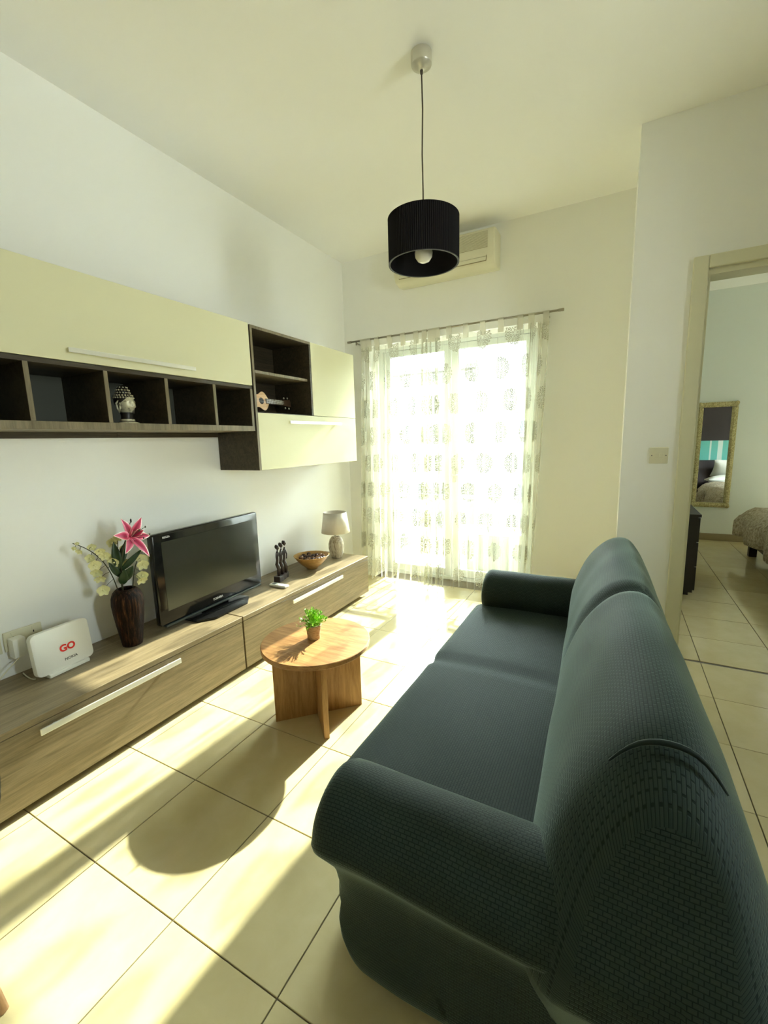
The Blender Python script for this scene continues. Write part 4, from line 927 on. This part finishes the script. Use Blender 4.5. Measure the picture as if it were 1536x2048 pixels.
for k in range(3):
    d = MB().box((0.4555, 0.02, 0.05 + 0.213 * k), (0.472, 0.89, 0.255 + 0.213 * k), 0.002).build('drawer', 'wenge', ds); MB().box((0.472, 0.35, 0.15 + 0.213 * k), (0.485, 0.56, 0.165 + 0.213 * k)).build('handle', 'satin', d)
bd = thing('bed', 'dark wood bed with a fluffy cream throw in the bedroom', 'bed', (1.375, 4.02, 0))
BW, BL = 1.55, 2.10
for (x, y) in ((0, BL - 0.07), (0, 0.0), (BW - 0.07, BL - 0.07), (BW - 0.07, 0.0)): MB().box((x, y, 0), (x + 0.07, y + 0.07, 0.27), 0.003).build('leg', 'wenge', bd)
MB().box((0.005, 0.071, 0.14), (0.035, BL - 0.071, 0.27)).build('side_rail', 'wenge', bd); MB().box((BW - 0.035, 0.071, 0.14), (BW - 0.005, BL - 0.071, 0.27)).build('side_rail', 'wenge', bd)
MB().box((0.071, BL - 0.04, 0.14), (BW - 0.071, BL - 0.005, 0.27)).build('foot_rail', 'wenge', bd)
MB().box((0.04, 0.03, 0.20), (BW - 0.04, BL - 0.045, 0.46), 0.05, 3).build('mattress', 'linen', bd, True)
th_ = MB(); nx_, ny_ = 44, 50
def fnb(i, j):
    u = -0.26 + (BW + 0.52) * i / nx_; v = 0.62 + (BL - 0.62 + 0.20) * j / ny_
    ox = max(0, -u, u - BW); oy = max(0, v - BL); o_ = max(ox, oy)
    drop = 0.0 if o_ <= 0 else min(0.27, o_ * 1.05)
    x = min(max(u, -0.085), BW + 0.085) if ox > 0.085 else u
    y = min(v, BL + 0.075)
    e = noise.noise(Vector((u * 5, v * 5, 0.3))) * 0.022 + noise.noise(Vector((u * 14, v * 14, 1.3))) * 0.010
    edge = min(1, max(0, (min(u + 0.0, BW - u, BL - v) + 0.08) / 0.16))
    return (x + e * (1 if u < 0.05 else 0) - (0.03 * math.sin(v * 9) if u < -0.1 else 0), y, 0.505 + e + 0.02 * edge - drop)
th_.grid(fnb, nx_ + 1, ny_ + 1)
o = th_.build('throw', 'throw', bd, True); md = o.modifiers.new('thickness', 'SOLIDIFY'); md.thickness = 0.03; md.offset = 1
def pillow(loc, rot, label, sz=(0.33, 0.22, 0.09)):
    b_ = bmesh.new(); bmesh.ops.create_cube(b_, size=2); bmesh.ops.subdivide_edges(b_, edges=b_.edges[:], cuts=7, use_grid_fill=True)
    for v_ in b_.verts:
        x, y, z = v_.co; t = (1 - 0.85 * max(abs(x), abs(y)) ** 4) * (1 - 0.25 * (x * x + y * y) / 2)
        v_.co = Vector((x * sz[0] * (1 - 0.06 * (1 - y * y)), y * sz[1] * (1 - 0.06 * (1 - x * x)), z * sz[2] * max(0.08, t)))
    mb = MB(); me = bpy.data.meshes.new('t'); b_.to_mesh(me); b_.free(); mb.bm.from_mesh(me); bpy.data.meshes.remove(me)
    o = mb.build('pillow', 'linen', None, True); o.location = loc; o.rotation_euler = rot; tag(o, label, 'pillow', 'pillows on the bed'); return o
pillow((1.78, 4.28, 0.565), (0.10, 0, 0.02), 'white pillow lying flat on the bed, seen lowest in the mirror', (0.34, 0.25, 0.09))
pillow((1.86, 4.12, 0.755), (0.75, 0, 0.0), 'white pillow propped on the other pillow in the mirror', (0.33, 0.22, 0.08))
pillow((2.60, 4.28, 0.565), (0.15, 0, -0.02), 'white pillow on the far side of the bed', (0.33, 0.24, 0.09))
wa = thing('wardrobe', 'tall dark brown wardrobe with a turquoise striped band, seen in the mirror', 'wardrobe', (1.33, YD + 0.145, 0))
MB().box((0, 0, 0), (2.1, 0.60, 2.35)).build('body', 'brownboard', wa)
for k in range(3):
    x0 = 0.005 + 0.6975 * k; x1 = x0 + 0.69
    d = MB().box((x0, 0.601, 0.03), (x1, 0.625, 2.32), 0.002).build('door', 'brownboard', wa)
    MB().box((x0 + 0.001, 0.6255, 0.885), (x1 - 0.001, 0.629, 1.235)).build('glass_band', 'teal', d)
    for s0, s1 in ((0.17, 0.195), (0.29, 0.36), (0.52, 0.55)): MB().box((x0 + s0, 0.6292, 0.885), (x0 + s1, 0.6302, 1.235)).build('stripe', 'palestripe', d)

# ------------------------------------------------------------------ dining chair at the left edge
ch = thing('dining_chair', 'black shell dining chair with wooden legs cut off by the left edge', 'chair', (-1.515, 0.14, 0))
mb = MB()
def sh(i, j):
    a = 2 * PI * i / 40; r = j / 10
    x = 0.235 * r * math.cos(a); yy = 0.5 + 0.5 * r * math.sin(a)          # yy 0 front .. 1 back
    if yy < 0.5: y = -0.21 + 0.42 * yy / 0.5; z = 0.44 - 0.02 * math.sin(PI * yy)
    else:
        q = (yy - 0.5) / 0.5; y = 0.21 + 0.055 * math.sin(q * PI / 2); z = 0.44 + 0.36 * q ** 1.25
    z += 0.05 * (x / 0.235) ** 2 * (1 - abs(2 * yy - 1)); return (x, y, z)
mb.grid(sh, 40, 11, closeu=True)
bmesh.ops.remove_doubles(mb.bm, verts=mb.bm.verts, dist=1e-4); bmesh.ops.recalc_face_normals(mb.bm, faces=mb.bm.faces)
o = mb.build('shell', 'chairshell', ch, True); md = o.modifiers.new('thickness', 'SOLIDIFY'); md.thickness = 0.018
for sx_ in (-1, 1):
    for sy_ in (-1, 1): MB().tube([(sx_ * 0.13, sy_ * 0.12, 0.425), (sx_ * 0.225, sy_ * 0.165, 0.0)], [0.017, 0.011], 10).build('leg', 'beech', ch, True)
b = MB(); b.tube([(-0.15, -0.13, 0.30), (0.15, 0.13, 0.30)], 0.005, 6); b.tube([(0.15, -0.13, 0.30), (-0.15, 0.13, 0.30)], 0.005, 6); b.build('leg_brace', 'blackm', ch)
